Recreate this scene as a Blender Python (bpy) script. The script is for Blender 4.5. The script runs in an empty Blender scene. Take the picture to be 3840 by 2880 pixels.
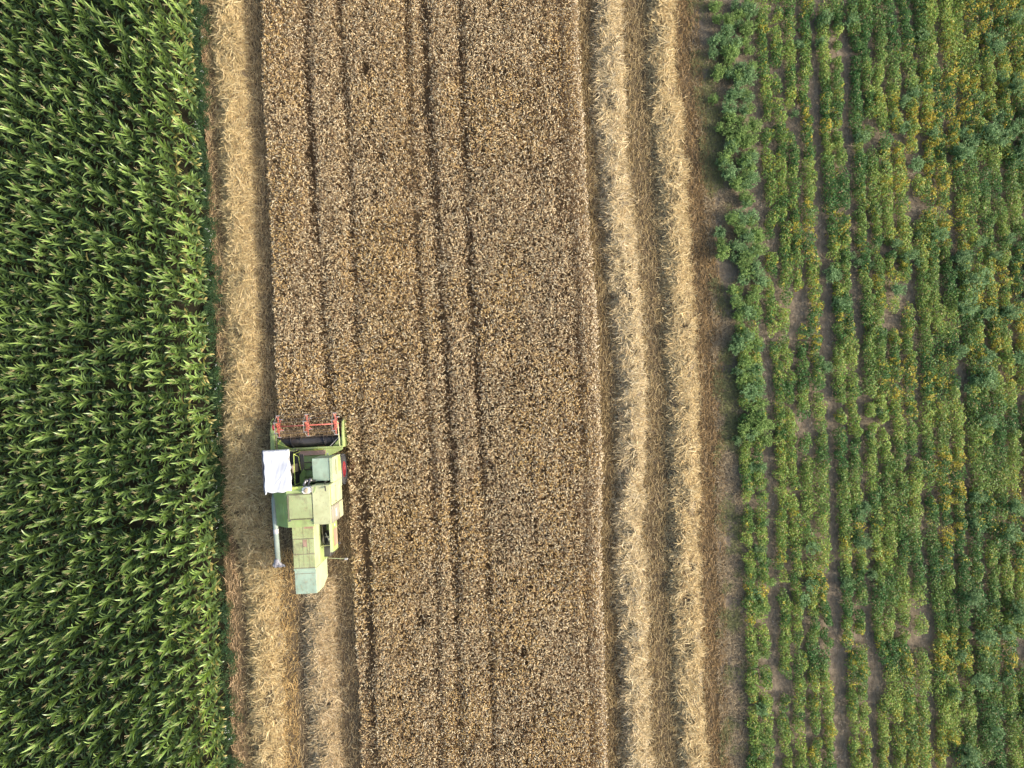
import bpy, bmesh, math, random
import numpy as np
from mathutils import Vector, Matrix
rng = np.random.default_rng(7); random.seed(7)
R = math.radians
SC = bpy.context.scene
COL = SC.collection
# ------------------------------------------------------------------ camera, sky, sun, exposure
H = 30.0                      # flying height of the camera, m
F = 88.9                      # photo pixels per metre on the ground
cam = bpy.data.cameras.new('camera'); camo = bpy.data.objects.new('camera', cam); COL.objects.link(camo)
camo.location = (0, 0, H); camo.rotation_euler = (0, 0, 0)
cam.sensor_fit = 'HORIZONTAL'; cam.sensor_width = 36
cam.lens = 18 / (3840 / 2 / F / H); cam.clip_end = 2000
SC.camera = camo
SUN_EL, SUN_AZ = 31.0, -12.0     # azimuth of the direction to the sun, degrees from +X
w = bpy.data.worlds.new('World'); SC.world = w; w.use_nodes = True
nt = w.node_tree; bg = nt.nodes['Background']
sky = nt.nodes.new('ShaderNodeTexSky'); sky.sky_type = 'NISHITA'; sky.sun_disc = False
sky.sun_elevation = R(SUN_EL); sky.sun_rotation = R(90 - SUN_AZ)
sky.dust_density = 4.0; sky.air_density = 1.0; sky.ozone_density = 0.6
nt.links.new(sky.outputs[0], bg.inputs[0]); bg.inputs[1].default_value = 0.15
sl = bpy.data.lights.new('sun', 'SUN'); sl.energy = 2.1; sl.angle = R(3); sl.color = (1.0, 0.95, 0.85)
so = bpy.data.objects.new('sun', sl); COL.objects.link(so)
d = Vector((math.cos(R(SUN_EL)) * math.cos(R(SUN_AZ)), math.cos(R(SUN_EL)) * math.sin(R(SUN_AZ)), math.sin(R(SUN_EL))))
so.rotation_euler = d.to_track_quat('Z', 'Y').to_euler(); so.location = (30, -6, 30)
SC.view_settings.view_transform = 'Standard'; SC.view_settings.look = 'None'
SC.view_settings.exposure = 0.80; SC.view_settings.gamma = 1.0

# ------------------------------------------------------------------ helpers
def tag(o, label=None, cat=None, group=None, kind=None):
    if label: o['label'] = label
    if cat: o['category'] = cat
    if group: o['group'] = group
    if kind: o['kind'] = kind
    return o

def curve(pts):
    """a measured line running down the fields: list of (row, column) -> X at (Y, z)"""
    pts = sorted(pts); a = np.array(pts, float)
    s0 = (a[1, 1] - a[0, 1]) / (a[1, 0] - a[0, 0]); s1 = (a[-1, 1] - a[-2, 1]) / (a[-1, 0] - a[-2, 0])
    a = np.vstack([[a[0, 0] - 900, a[0, 1] - 900 * s0 * .6], a, [a[-1, 0] + 900, a[-1, 1] + 900 * s1 * .6]])
    def f(Y, z=0.0):
        k = 1 - z / H
        row = 1440 - np.asarray(Y, float) * F / k
        return (np.interp(row, a[:, 0], a[:, 1]) - 1920) / F * k
    return f

class Noise:
    def __init__(s, seed): s.g = np.random.default_rng(seed).random((256, 256))
    def __call__(s, x, y):
        x = np.asarray(x, float); y = np.asarray(y, float)
        xi = np.floor(x).astype(int); yi = np.floor(y).astype(int); fx = x - xi; fy = y - yi
        fx = fx * fx * (3 - 2 * fx); fy = fy * fy * (3 - 2 * fy); g = s.g
        a = g[xi % 256, yi % 256]; b = g[(xi + 1) % 256, yi % 256]; c = g[xi % 256, (yi + 1) % 256]; d_ = g[(xi + 1) % 256, (yi + 1) % 256]
        return (a * (1 - fx) + b * fx) * (1 - fy) + (c * (1 - fx) + d_ * fx) * fy
N1, N2, N3, N4 = Noise(1), Noise(2), Noise(3), Noise(4)
def fbm(n, x, y): return (n(x, y) + .5 * n(x * 2.1 + 9, y * 2.1) + .25 * n(x * 4.3, y * 4.3 + 5)) / 1.75
def mixc(a, b, t):
    a = np.asarray(a, float); b = np.asarray(b, float); t = np.asarray(t)[..., None]
    return a * (1 - t) + b * t

class Soup:
    """collects quads in numpy and makes one mesh"""
    def __init__(s): s.V = []; s.Q = []; s.C = []; s.n = 0
    def add(s, V, Q, C):
        s.V.append(V.reshape(-1, 3)); s.Q.append(Q.reshape(-1, 4) + s.n); s.C.append(C.reshape(-1, 3)); s.n += len(s.V[-1])
    def ribbons(s, P, W, S, C, tip=None):
        """P (N,K,3) centre lines, W (N,K) half widths, S (N,3) or (N,K,3) side vectors, C (N,3) colours"""
        N, K, _ = P.shape
        if N == 0: return
        if S.ndim == 2: S = S[:, None, :]
        A = P + S * W[..., None]; B = P - S * W[..., None]
        V = np.stack([A, B], 2)                       # N,K,2,3
        base = (np.arange(N) * K * 2)[:, None]; k = (np.arange(K - 1) * 2)[None]
        q = np.stack([base + k, base + k + 1, base + k + 3, base + k + 2], -1)
        Cc = np.broadcast_to(C[:, None, None, :], (N, K, 2, 3)).copy()
        if tip is not None:
            t = np.linspace(0, 1, K)[None, :, None, None] ** 1.5
            Cc = Cc * (1 - t) + tip[:, None, None, :] * t
        s.add(V, q, Cc)
    def diamonds(s, c, a, b, C):
        V = np.stack([c - a, c + b, c + a, c - b], 1); N = len(c)
        q = np.arange(N * 4).reshape(N, 4)
        s.add(V, q, np.repeat(C, 4, 0))
    def mesh(s, name, mats):
        V = np.concatenate(s.V).astype(np.float32); Q = np.concatenate(s.Q).astype(np.int32); C = np.concatenate(s.C).astype(np.float32)
        me = bpy.data.meshes.new(name)
        me.vertices.add(len(V)); me.vertices.foreach_set('co', V.ravel())
        me.loops.add(Q.size); me.loops.foreach_set('vertex_index', Q.ravel())
        me.polygons.add(len(Q)); me.polygons.foreach_set('loop_start', np.arange(0, Q.size, 4, dtype=np.int32))
        at = me.attributes.new('col', 'FLOAT_COLOR', 'POINT')
        at.data.foreach_set('color', np.concatenate([np.clip(C, 0, 1), np.ones((len(C), 1), np.float32)], 1).ravel())
        me.materials.append(mats); me.update(calc_edges=True)
        return me
    def obj(s, name, mat):
        o = bpy.data.objects.new(name, s.mesh(name, mat)); COL.objects.link(o); return o

def U(a, b, n): return rng.uniform(a, b, n)
def dirv(az, el):
    return np.stack([np.cos(el) * np.cos(az), np.cos(el) * np.sin(az), np.sin(el)], -1)

# ------------------------------------------------------------------ materials
def newmat(name):
    m = bpy.data.materials.new(name); m.use_nodes = True
    n = m.node_tree.nodes; n.clear(); out = n.new('ShaderNodeOutputMaterial')
    return m, n, m.node_tree.links, out
def attr_mat(name, rough, transl=0.0, spec=0.3, tcol=(1.3, 1.25, .5)):
    m, n, l, out = newmat(name)
    a = n.new('ShaderNodeAttribute'); a.attribute_name = 'col'
    nz = n.new('ShaderNodeTexNoise'); nz.inputs['Scale'].default_value = 35
    geo = n.new('ShaderNodeNewGeometry'); l.new(geo.outputs['Position'], nz.inputs['Vector'])
    mr = n.new('ShaderNodeMapRange'); mr.inputs['To Min'].default_value = .82; mr.inputs['To Max'].default_value = 1.18
    l.new(nz.outputs[0], mr.inputs[0])
    mx = n.new('ShaderNodeMix'); mx.data_type = 'RGBA'; mx.blend_type = 'MULTIPLY'; mx.inputs[0].default_value = 1
    l.new(a.outputs['Color'], mx.inputs[6]); l.new(mr.outputs[0], mx.inputs[7])
    p = n.new('ShaderNodeBsdfPrincipled'); p.inputs['Roughness'].default_value = rough
    p.inputs['Specular IOR Level'].default_value = spec
    l.new(mx.outputs[2], p.inputs['Base Color'])
    if transl > 0:
        t = n.new('ShaderNodeBsdfTranslucent'); m2 = n.new('ShaderNodeMix'); m2.data_type = 'RGBA'; m2.blend_type = 'MULTIPLY'; m2.inputs[0].default_value = 1
        l.new(mx.outputs[2], m2.inputs[6]); m2.inputs[7].default_value = (*tcol, 1); l.new(m2.outputs[2], t.inputs[0])
        ms = n.new('ShaderNodeMixShader'); ms.inputs[0].default_value = transl
        l.new(p.outputs[0], ms.inputs[1]); l.new(t.outputs[0], ms.inputs[2]); l.new(ms.outputs[0], out.inputs[0])
    else: l.new(p.outputs[0], out.inputs[0])
    return m
M_MAIZE = attr_mat('maize_leaf', .36, .3, .6)
M_LEAF = attr_mat('crop_leaf', .5, .3, .3)
M_WEED = attr_mat('weed_leaf', .6, .25, .2, (1.1, 1.2, .6))
M_WHEAT = attr_mat('ripe_wheat', .6, .1, .3, (1.2, 1.0, .6))
M_STRAW = attr_mat('straw', .5, .12, .35, (1.2, 1.0, .6))

def ground_mat(name, c1, c2, c3, stretch=1.0, scale=6.0, bump=.6):
    m, n, l, out = newmat(name)
    geo = n.new('ShaderNodeNewGeometry'); mp = n.new('ShaderNodeMapping'); mp.inputs['Scale'].default_value = (1, stretch, 1)
    mp.inputs['Rotation'].default_value = (0, 0, R(-2))
    l.new(geo.outputs['Position'], mp.inputs[0])
    a = n.new('ShaderNodeTexNoise'); a.inputs['Scale'].default_value = scale; a.inputs['Detail'].default_value = 8; a.inputs['Roughness'].default_value = .7
    b = n.new('ShaderNodeTexNoise'); b.inputs['Scale'].default_value = scale * .13; b.inputs['Detail'].default_value = 4
    l.new(mp.outputs[0], a.inputs[0]); l.new(mp.outputs[0], b.inputs[0])
    r = n.new('ShaderNodeValToRGB'); r.color_ramp.elements[0].color = (*c1, 1); r.color_ramp.elements[1].color = (*c2, 1)
    r.color_ramp.elements[0].position = .36; r.color_ramp.elements[1].position = .64
    l.new(a.outputs[0], r.inputs[0])
    r2 = n.new('ShaderNodeMapRange'); r2.inputs['From Min'].default_value = .42; r2.inputs['From Max'].default_value = .62; l.new(b.outputs[0], r2.inputs[0])
    mx = n.new('ShaderNodeMix'); mx.data_type = 'RGBA'; l.new(r2.outputs[0], mx.inputs[0]); l.new(r.outputs[0], mx.inputs[6]); mx.inputs[7].default_value = (*c3, 1)
    mm = n.new('ShaderNodeMix'); mm.data_type = 'RGBA'; mm.inputs[0].default_value = .6; l.new(r.outputs[0], mm.inputs[6]); l.new(mx.outputs[2], mm.inputs[7])
    p = n.new('ShaderNodeBsdfPrincipled'); p.inputs['Roughness'].default_value = .95; p.inputs['Specular IOR Level'].default_value = .1
    l.new(mm.outputs[2], p.inputs['Base Color'])
    bp = n.new('ShaderNodeBump'); bp.inputs['Distance'].default_value = .05; bp.inputs['Strength'].default_value = bump
    l.new(a.outputs[0], bp.inputs['Height']); l.new(bp.outputs[0], p.inputs['Normal']); l.new(p.outputs[0], out.inputs[0])
    return m
M_SOIL = ground_mat('grey_brown_soil', (.16, .125, .085), (.33, .265, .185), (.24, .19, .13), .5, 7)
M_STUBG = ground_mat('straw_littered_soil', (.10, .07, .04), (.24, .175, .10), (.15, .11, .065), .3, 14)
M_MSOIL = ground_mat('shade_darkened_soil', (.020, .019, .012), (.045, .038, .024), (.028, .030, .014), .8, 8)  # soil under the maize; shade between rows painted in as near-black
M_MAT = ground_mat('matted_straw', (.13, .095, .055), (.34, .26, .15), (.22, .165, .10), .7, 18)

def paint(name, col, dirt=.35, rough=.5, metal=0.0, dcol=(.22, .17, .12), scale=5.0, fade=None):
    m, n, l, out = newmat(name)
    tc = n.new('ShaderNodeTexCoord')
    a = n.new('ShaderNodeTexNoise'); a.inputs['Scale'].default_value = scale; a.inputs['Detail'].default_value = 9; a.inputs['Roughness'].default_value = .72
    mp = n.new('ShaderNodeMapping'); mp.inputs['Scale'].default_value = (1, .6, 1.0); l.new(tc.outputs['Object'], mp.inputs[0]); l.new(mp.outputs[0], a.inputs[0])
    mr = n.new('ShaderNodeMapRange'); mr.inputs['From Min'].default_value = .50; mr.inputs['From Max'].default_value = .80; mr.inputs['To Max'].default_value = dirt * 1.6
    l.new(a.outputs[0], mr.inputs[0])
    b = n.new('ShaderNodeTexNoise'); b.inputs['Scale'].default_value = 1.7; b.inputs['Detail'].default_value = 3; l.new(tc.outputs['Object'], b.inputs[0])
    f = fade or tuple(min(1, c * 1.12 + .03) for c in col)
    mx0 = n.new('ShaderNodeMix'); mx0.data_type = 'RGBA'; mx0.inputs[6].default_value = (*col, 1); mx0.inputs[7].default_value = (*f, 1)
    mr2 = n.new('ShaderNodeMapRange'); mr2.inputs['From Min'].default_value = .4; mr2.inputs['From Max'].default_value = .6; l.new(b.outputs[0], mr2.inputs[0]); l.new(mr2.outputs[0], mx0.inputs[0])
    mx = n.new('ShaderNodeMix'); mx.data_type = 'RGBA'; l.new(mr.outputs[0], mx.inputs[0]); l.new(mx0.outputs[2], mx.inputs[6]); mx.inputs[7].default_value = (*dcol, 1)
    p = n.new('ShaderNodeBsdfPrincipled'); p.inputs['Roughness'].default_value = rough; p.inputs['Metallic'].default_value = metal
    l.new(mx.outputs[2], p.inputs['Base Color'])
    bp = n.new('ShaderNodeBump'); bp.inputs['Distance'].default_value = .004; bp.inputs['Strength'].default_value = .4; l.new(a.outputs[0], bp.inputs['Height']); l.new(bp.outputs[0], p.inputs['Normal'])
    l.new(p.outputs[0], out.inputs[0]); return m
P_GREEN = paint('faded_green_paint', (.35, .44, .155), .45)
P_LID = paint('dusty_green_lid', (.385, .435, .20), .6)
P_DGREEN = paint('green_paint', (.27, .38, .11), .6)
P_YEL = paint('bleached_yellow_green_paint', (.50, .515, .275), .2)
P_PALE = paint('bleached_pale_green_paint', (.50, .56, .32), .3)
P_TEAL = paint('chalky_mint_paint', (.335, .44, .325), .45)
P_BRIGHT = paint('bright_yellow_green_paint', (.50, .60, .12), .2)
P_TUBE = paint('grey_green_tube_paint', (.22, .275, .235), .4)
P_RED = paint('orange_red_paint', (.52, .13, .09), .5)
P_RIM = paint('red_rim_paint', (.30, .015, .02), .3)
P_SEAM = paint('grimy_seam', (.22, .19, .12), .5)
P_DARK = paint('dark_steel', (.045, .042, .042), .3, .4)
P_TINE = paint('brown_tine_steel', (.10, .075, .055), .3, .7)
P_STEEL = paint('worn_steel', (.20, .19, .19), .4, .3, .7)
P_RUBBER = paint('tyre_rubber', (.035, .035, .036), .5, .75, 0, (.12, .10, .08))
P_GREY = paint('grey_metal', (.42, .41, .40), .4)
P_WHITE = paint('white_enamel', (.80, .78, .74), .25)
P_CLOTH = paint('white_cloth', (.62, .63, .655), .0, .9)
P_RUST = paint('rusty_panel', (.40, .25, .18), .4, .8, 0, (.50, .45, .40), 3)
P_GRILLE = paint('dusty_grille', (.30, .28, .22), .5, .8, 0, (.42, .38, .32))
P_TAN = paint('tan_panel', (.50, .40, .26), .4)
P_SPOUT = paint('grey_rubber_spout', (.22, .22, .25), .4)

# ------------------------------------------------------------------ measured lines of the field (photo row, photo column)
ME = curve([(0, 748), (400, 766), (870, 790), (1560, 826), (2080, 842), (2880, 872)])       # foot of the maize
WL = curve([(0, 976), (350, 984), (600, 1000), (870, 1014), (1180, 1026), (1476, 1036), (1545, 1040), (1640, 1044)])  # left wheat edge above the machine
WL2 = curve([(1560, 1290), (1910, 1299), (2083, 1303), (2265, 1311), (2530, 1323), (2880, 1333)])                    # left wheat edge beside the machine
WR = curve([(0, 2166), (217, 2176), (390, 2187), (651, 2196), (868, 2212), (1041, 2229), (1389, 2246), (1736, 2258), (2000, 2254), (2265, 2257), (2477, 2268), (2690, 2277), (2880, 2280)])
S1L = curve([(0, 800), (260, 808), (400, 824), (720, 842), (1215, 860), (1300, 860), (1600, 842), (1900, 856), (2130, 922), (2300, 936), (2880, 956)])
S1R = curve([(0, 911), (400, 942), (720, 955), (1300, 984), (1550, 968), (1750, 985), (2000, 1036), (2212, 1046), (2530, 1062), (2880, 1068)])
S2L = curve([(2100, 1140), (2265, 1156), (2477, 1151), (2743, 1167), (2880, 1172)])
S2R = curve([(2100, 1250), (2265, 1262), (2477, 1262), (2743, 1278), (2880, 1284)])
S3L = curve([(0, 2226), (217, 2222), (434, 2228), (651, 2246), (868, 2262), (1041, 2281), (1389, 2316), (1736, 2317), (2000, 2305), (2265, 2315), (2477, 2326), (2690, 2331), (2880, 2342)])
S3R = curve([(0, 2332), (217, 2334), (434, 2340), (651, 2352), (868, 2376), (1041, 2390), (1389, 2422), (1736, 2413), (2000, 2403), (2265, 2421), (2477, 2427), (2690, 2432), (2880, 2443)])
S4L = curve([(0, 2432), (217, 2432), (434, 2443), (651, 2460), (1041, 2489), (1389, 2500), (1736, 2512), (2000, 2511), (2265, 2522), (2477, 2527), (2690, 2538), (2880, 2549)])
S4R = curve([(0, 2528), (217, 2524), (434, 2546), (651, 2568), (1041, 2588), (1389, 2611), (1736, 2621), (2000, 2618), (2265, 2623), (2477, 2628), (2690, 2639), (2880, 2655)])
SR = curve([(0, 2594), (300, 2612), (600, 2640), (1000, 2676), (1500, 2690), (2000, 2697), (2477, 2704), (2880, 2718)])
G0 = curve([(0, 2816), (217, 2824), (520, 2832), (1000, 2848), (1217, 2853), (1400, 2864), (1736, 2872), (2257, 2889), (2500, 2896), (2880, 2906)])
TR1 = curve([(0, 780), (260, 788), (720, 815), (1215, 834), (1300, 838), (1700, 832), (2130, 905), (2400, 912), (2880, 930)])
TR2 = curve([(2100, 1130), (2265, 1135), (2500, 1134), (2880, 1145)])
YM = 21.0

# ------------------------------------------------------------------ ground sheets
def sheet(name, fl, fr, z, mat, y0=-YM - 6, y1=YM + 6, n=90):
    ys = np.linspace(y0, y1, n); me = bpy.data.meshes.new(name)
    v = []
    for y in ys: v += [(float(fl(y)), float(y), z), (float(fr(y)), float(y), z)]
    me.from_pydata(v, [], [(2 * i, 2 * i + 1, 2 * i + 3, 2 * i + 2) for i in range(n - 1)])
    me.materials.append(mat); o = bpy.data.objects.new(name, me); COL.objects.link(o)
    return tag(o, kind='structure')
g = bpy.data.meshes.new('ground')
g.from_pydata([(-400, -400, 0), (400, -400, 0), (400, 400, 0), (-400, 400, 0)], [], [(0, 1, 2, 3)]); g.materials.append(M_SOIL)
go = bpy.data.objects.new('ground', g); COL.objects.link(go); tag(go, kind='structure')
jag = lambda f, a: (lambda y: f(y) + a * (N2(y * 2.3, 3.3) - .5) * 2)
sheet('stubble_ground', jag(lambda y: ME(y) - .2, .10), jag(lambda y: SR(y), .16), .004, M_STUBG)
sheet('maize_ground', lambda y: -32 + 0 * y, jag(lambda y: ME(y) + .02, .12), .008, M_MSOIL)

# ------------------------------------------------------------------ straw and stubble
def add_straws(S, x, y, z, az, ln, wd, col, bend=.9, tilt=.18, roll=.5):
    n = len(x); K = 4; s = np.linspace(0, 1, K)
    b = rng.normal(0, bend, n); e0 = rng.normal(0, tilt, n); eb = rng.normal(-.1, tilt * 1.4, n)
    azs = az[:, None] + b[:, None] * (s[None] - .5); els = e0[:, None] + eb[:, None] * s[None]
    st = dirv(azs, els) * (ln / (K - 1))[:, None, None]
    P = np.cumsum(st, 1); P = P - P[:, 1:2] + np.stack([x, y, z], -1)[:, None]
    P[..., 2] = np.maximum(P[..., 2], .012)
    side = np.stack([-np.sin(az), np.cos(az), rng.normal(0, roll, n)], -1); side /= np.linalg.norm(side, axis=1)[:, None]
    W = np.broadcast_to(wd[:, None], (n, K)) * np.array([1, 1, 1, .6])
    S.ribbons(P, W, side, col)
def straw_col(n, base=(.62, .47, .27), light=(.80, .68, .46), dark=(.34, .23, .12), gold=None, g=0):
    t = rng.random(n); c = mixc(base, light, np.clip(t * 1.7 - .7, 0, 1)); k = rng.random(n) < .28
    c[k] = mixc(base, dark, rng.random(k.sum()))
    if gold is not None:
        k2 = rng.random(n) < g; c[k2] = mixc(base, gold, rng.random(k2.sum()))[...]
    return c * U(.82, 1.12, n)[:, None]

def mound_h(u, y, hh, seed):
    prof = np.clip(1 - np.abs(2 * u - 1) ** 2.6, 0, 1)
    return hh * prof * (.30 + 1.25 * fbm(N3, y * 2.3 + seed * 13, u * 2.6 + seed) ** 1.3) * (1 - .75 * hole(u, y, seed))
HOLES = {k: [(float(rng.uniform(-19, 19)), float(rng.normal(.5, .14)), float(rng.uniform(.07, .16))) for _ in range(m_)] for k, m_ in ((1, 16), (2, 5), (3, 48), (4, 30))}
def hole(u, y, seed):
    g_ = np.zeros(np.shape(u))
    for (hy, hu, hr) in HOLES[seed]: g_ = np.maximum(g_, np.exp(-(((y - hy) / (hr * 1.1)) ** 2 + ((u - hu) * 1.15 / hr) ** 2)))
    return g_
def edge_jit(y, seed): return (.36 * (fbm(N4, y * 1.3 + seed * 7, 3.3) - .5)), .36 * (fbm(N4, y * 1.9 + seed * 5, 9.1) - .5)
def swath(name, label, fl, fr, y0, y1, hh, seed, dens, pal, holes):
    S = Soup(); ny = int((y1 - y0) / .16); nu = 12
    yy, uu = np.meshgrid(np.linspace(y0, y1, ny), np.linspace(0, 1, nu), indexing='ij')
    jl, jr = edge_jit(yy, seed); X = fl(yy) + jl + (fr(yy) + jr - fl(yy) - jl) * (uu * 1.0); Z = mound_h(uu, yy, hh, seed) * .8 + .012
    V = np.stack([X, yy, Z], -1); idx = np.arange(ny * nu).reshape(ny, nu)
    q = np.stack([idx[:-1, :-1], idx[:-1, 1:], idx[1:, 1:], idx[1:, :-1]], -1)
    C = mixc((.10, .075, .045), (.27, .205, .12), fbm(N4, X * 5, yy * 5))
    S.add(V, q, C)
    n = int(dens * (y1 - y0) * 1.15); y = U(y0, y1, n); u = np.clip(rng.normal(.5, .30, n), -.16, 1.16)
    u = np.where(rng.random(n) < .6, U(-.02, 1.02, n), u)
    hn = fbm(N1, y * 2.4 + seed * 31, u * 3.2); keep = hn > holes + .06 - .25 * np.abs(u - .5); keep |= rng.random(n) < .22; keep &= rng.random(n) > .93 * hole(u, y, seed); keep &= rng.random(n) < .70 + .5 * N3(y * 9, u * 9)
    y = y[keep]; u = u[keep]; n = len(y)
    jl, jr = edge_jit(y, seed); wdt = fr(y) + jr - fl(y) - jl; x = fl(y) + jl + wdt * u
    z = mound_h(np.clip(u, 0, 1), y, hh, seed) + U(-.02, .11, n) * np.clip(1.1 - np.abs(2 * u - 1), .1, 1) + .02
    az = U(0, 2 * math.pi, n); k = rng.random(n) < .45; az[k] = rng.normal(0, .8, k.sum()) + math.pi * (rng.random(k.sum()) < .5)
    kf = rng.random(n) < .6; az[kf] = (9 * fbm(N4, x * 1.6 + 20, y * 1.6) + rng.normal(0, .45, n))[kf]
    add_straws(S, x, y, z, az, U(.18, .52, n), np.where(rng.random(n) < .25, U(.011, .019, n), U(.005, .011, n)), straw_col(n, *pal) * (.80 + .4 * fbm(N2, x * 6, y * 6))[:, None])
    o = S.obj(name, M_STRAW); return tag(o, label, 'straw swath', 'rows of threshed straw on the stubble')
PALB = ((.56, .43, .23), (.76, .62, .39), (.33, .225, .12)); PALY = ((.60, .46, .22), (.80, .66, .37), (.32, .22, .11)); PALW = ((.60, .475, .25), (.82, .70, .45), (.36, .27, .16))
swath('straw_swath', 'long golden straw row between the maize and the combine', S1L, S1R, -YM, YM, .34, 1, 950, PALY, .32)
swath('straw_swath', 'short straw row that starts behind the rear hood of the combine', S2L, S2R, -YM, -8.1, .32, 2, 1050, PALB, .30)
swath('straw_swath', 'pale straw row nearest the right edge of the standing wheat', S3L, S3R, -YM, YM, .36, 3, 1150, PALW, .38)
swath('straw_swath', 'yellow straw row nearest the weedy verge', S4L, S4R, -YM, YM, .32, 4, 1050, PALY, .40)

def edge_left(Y, z): return np.where(np.asarray(Y) > YH, WL(Y, z), WL2(Y, z))
YH = -2.05
def stub_density(x, y):
    d = np.full(len(x), .85)
    d -= .62 * np.exp(-((x - TR1(y)) / .17) ** 2)
    m = y < -7.6; d -= m * .5 * np.exp(-((x - TR2(y)) / .20) ** 2)
    c = (S3R(y) + S4L(y)) / 2; d -= .22 * np.exp(-((x - c) / .22) ** 2)
    d *= .5 + .8 * fbm(N2, x * 1.6 + 40, y * .7)
    return d
def stubble():
    S = Soup()
    for (f0, f1, n, part) in ((lambda y: ME(y) + .02, lambda y: edge_left(y, 0) + .25, 46000, 0), (lambda y: WR(y) - .25, lambda y: SR(y) + .25, 68000, 1)):
        y = U(-YM, YM, n); a, b = f0(y), f1(y); x = a + (b - a) * rng.random(n)
        k = rng.random(n) < stub_density(x, y); x, y = x[k], y[k]; n = len(x)
        az = rng.normal(math.pi / 2, .38, n) + math.pi * (rng.random(n) < .5)
        kk = rng.random(n) < .35; az[kk] = U(0, 6.28, kk.sum())
        if part == 0:
            c = straw_col(n, (.48, .36, .18), (.66, .52, .29), (.26, .18, .09))
            gold = (y < -7.0) & (x > S1R(y) - .02) & (x < TR2(y) - .18)
            c[gold] = mixc((.50, .32, .11), (.68, .48, .20), rng.random(gold.sum()))
            red = x < TR1(y) - .12; c[red] = mixc((.50, .33, .17), (.62, .45, .26), rng.random(red.sum()))
        else:
            c = straw_col(n, (.44, .33, .15), (.62, .48, .25), (.24, .165, .08))
            e = x > S4R(y) + .05; c[e] = mixc((.26, .165, .07), (.44, .30, .13), rng.random(e.sum()))
        add_straws(S, x, y, U(.015, .09, n), az, U(.12, .34, n), U(.005, .010, n), c * (.72 + .5 * fbm(N2, x * 5, y * 3))[:, None], .6, .25, .7)
        # standing stubble in drill rows
        m = n; y = U(-YM, YM, m); a, b = f0(y), f1(y); x = a + (b - a) * rng.random(m); x = a + np.round((x - a) / .125) * .125 + rng.normal(0, .018, m)
        k = (rng.random(m) < stub_density(x, y)) & (x < b); x, y = x[k], y[k]; m = len(x)
        P = np.zeros((m, 2, 3)); P[:, 0] = np.stack([x, y, 0 * x], -1); P[:, 1] = P[:, 0] + np.stack([rng.normal(0, .03, m), rng.normal(0, .05, m), U(.07, .15, m)], -1)
        a2 = U(0, 3.14, m); S.ribbons(P, np.full((m, 2), .006), np.stack([np.cos(a2), np.sin(a2), 0 * a2], -1), mixc((.40, .29, .14), (.62, .50, .28), rng.random(m)) * .9)
    o = S.obj('stubble', M_STRAW); tag(o, 'cut stubble and loose straw lying on the harvested strips', 'stubble', kind='stuff')
stubble()

# ------------------------------------------------------------------ combine placement (used by wheat too)
O = np.array([-8.1, -3.5]); YAW = R(3.0)
def to_local(x, y):
    dx, dy = x - O[0], y - O[1]; c, s = math.cos(-YAW), math.sin(-YAW)
    return dx * c - dy * s, dx * s + dy * c

# ------------------------------------------------------------------ standing wheat
LANES = [curve([(0, 1150), (300, 1157), (868, 1187), (1215, 1215), (1500, 1235), (1900, 1365), (2500, 1390), (2880, 1400)]),
         curve([(0, 1270), (520, 1307), (868, 1322), (1215, 1338), (1736, 1362), (2200, 1385), (2880, 1410)]),
         curve([(0, 1525), (300, 1535), (600, 1545), (900, 1562), (1300, 1590), (1700, 1625), (2100, 1640), (2880, 1655)]),
         curve([(0, 1592), (400, 1607), (868, 1640), (1215, 1665), (1700, 1695), (2100, 1712), (2500, 1720), (2880, 1735)]),
         curve([(0, 1725), (600, 1742), (1000, 1760), (1700, 1808), (2100, 1830), (2500, 1842), (2880, 1858)]),
         curve([(200, 2105), (600, 2125), (1000, 2155), (1700, 2190), (2300, 2205), (2880, 2225)])]
LW = [.20, .17, .14, .20, .18, .17]; LD = [.44, .36, .28, .46, .38, .28]
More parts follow.
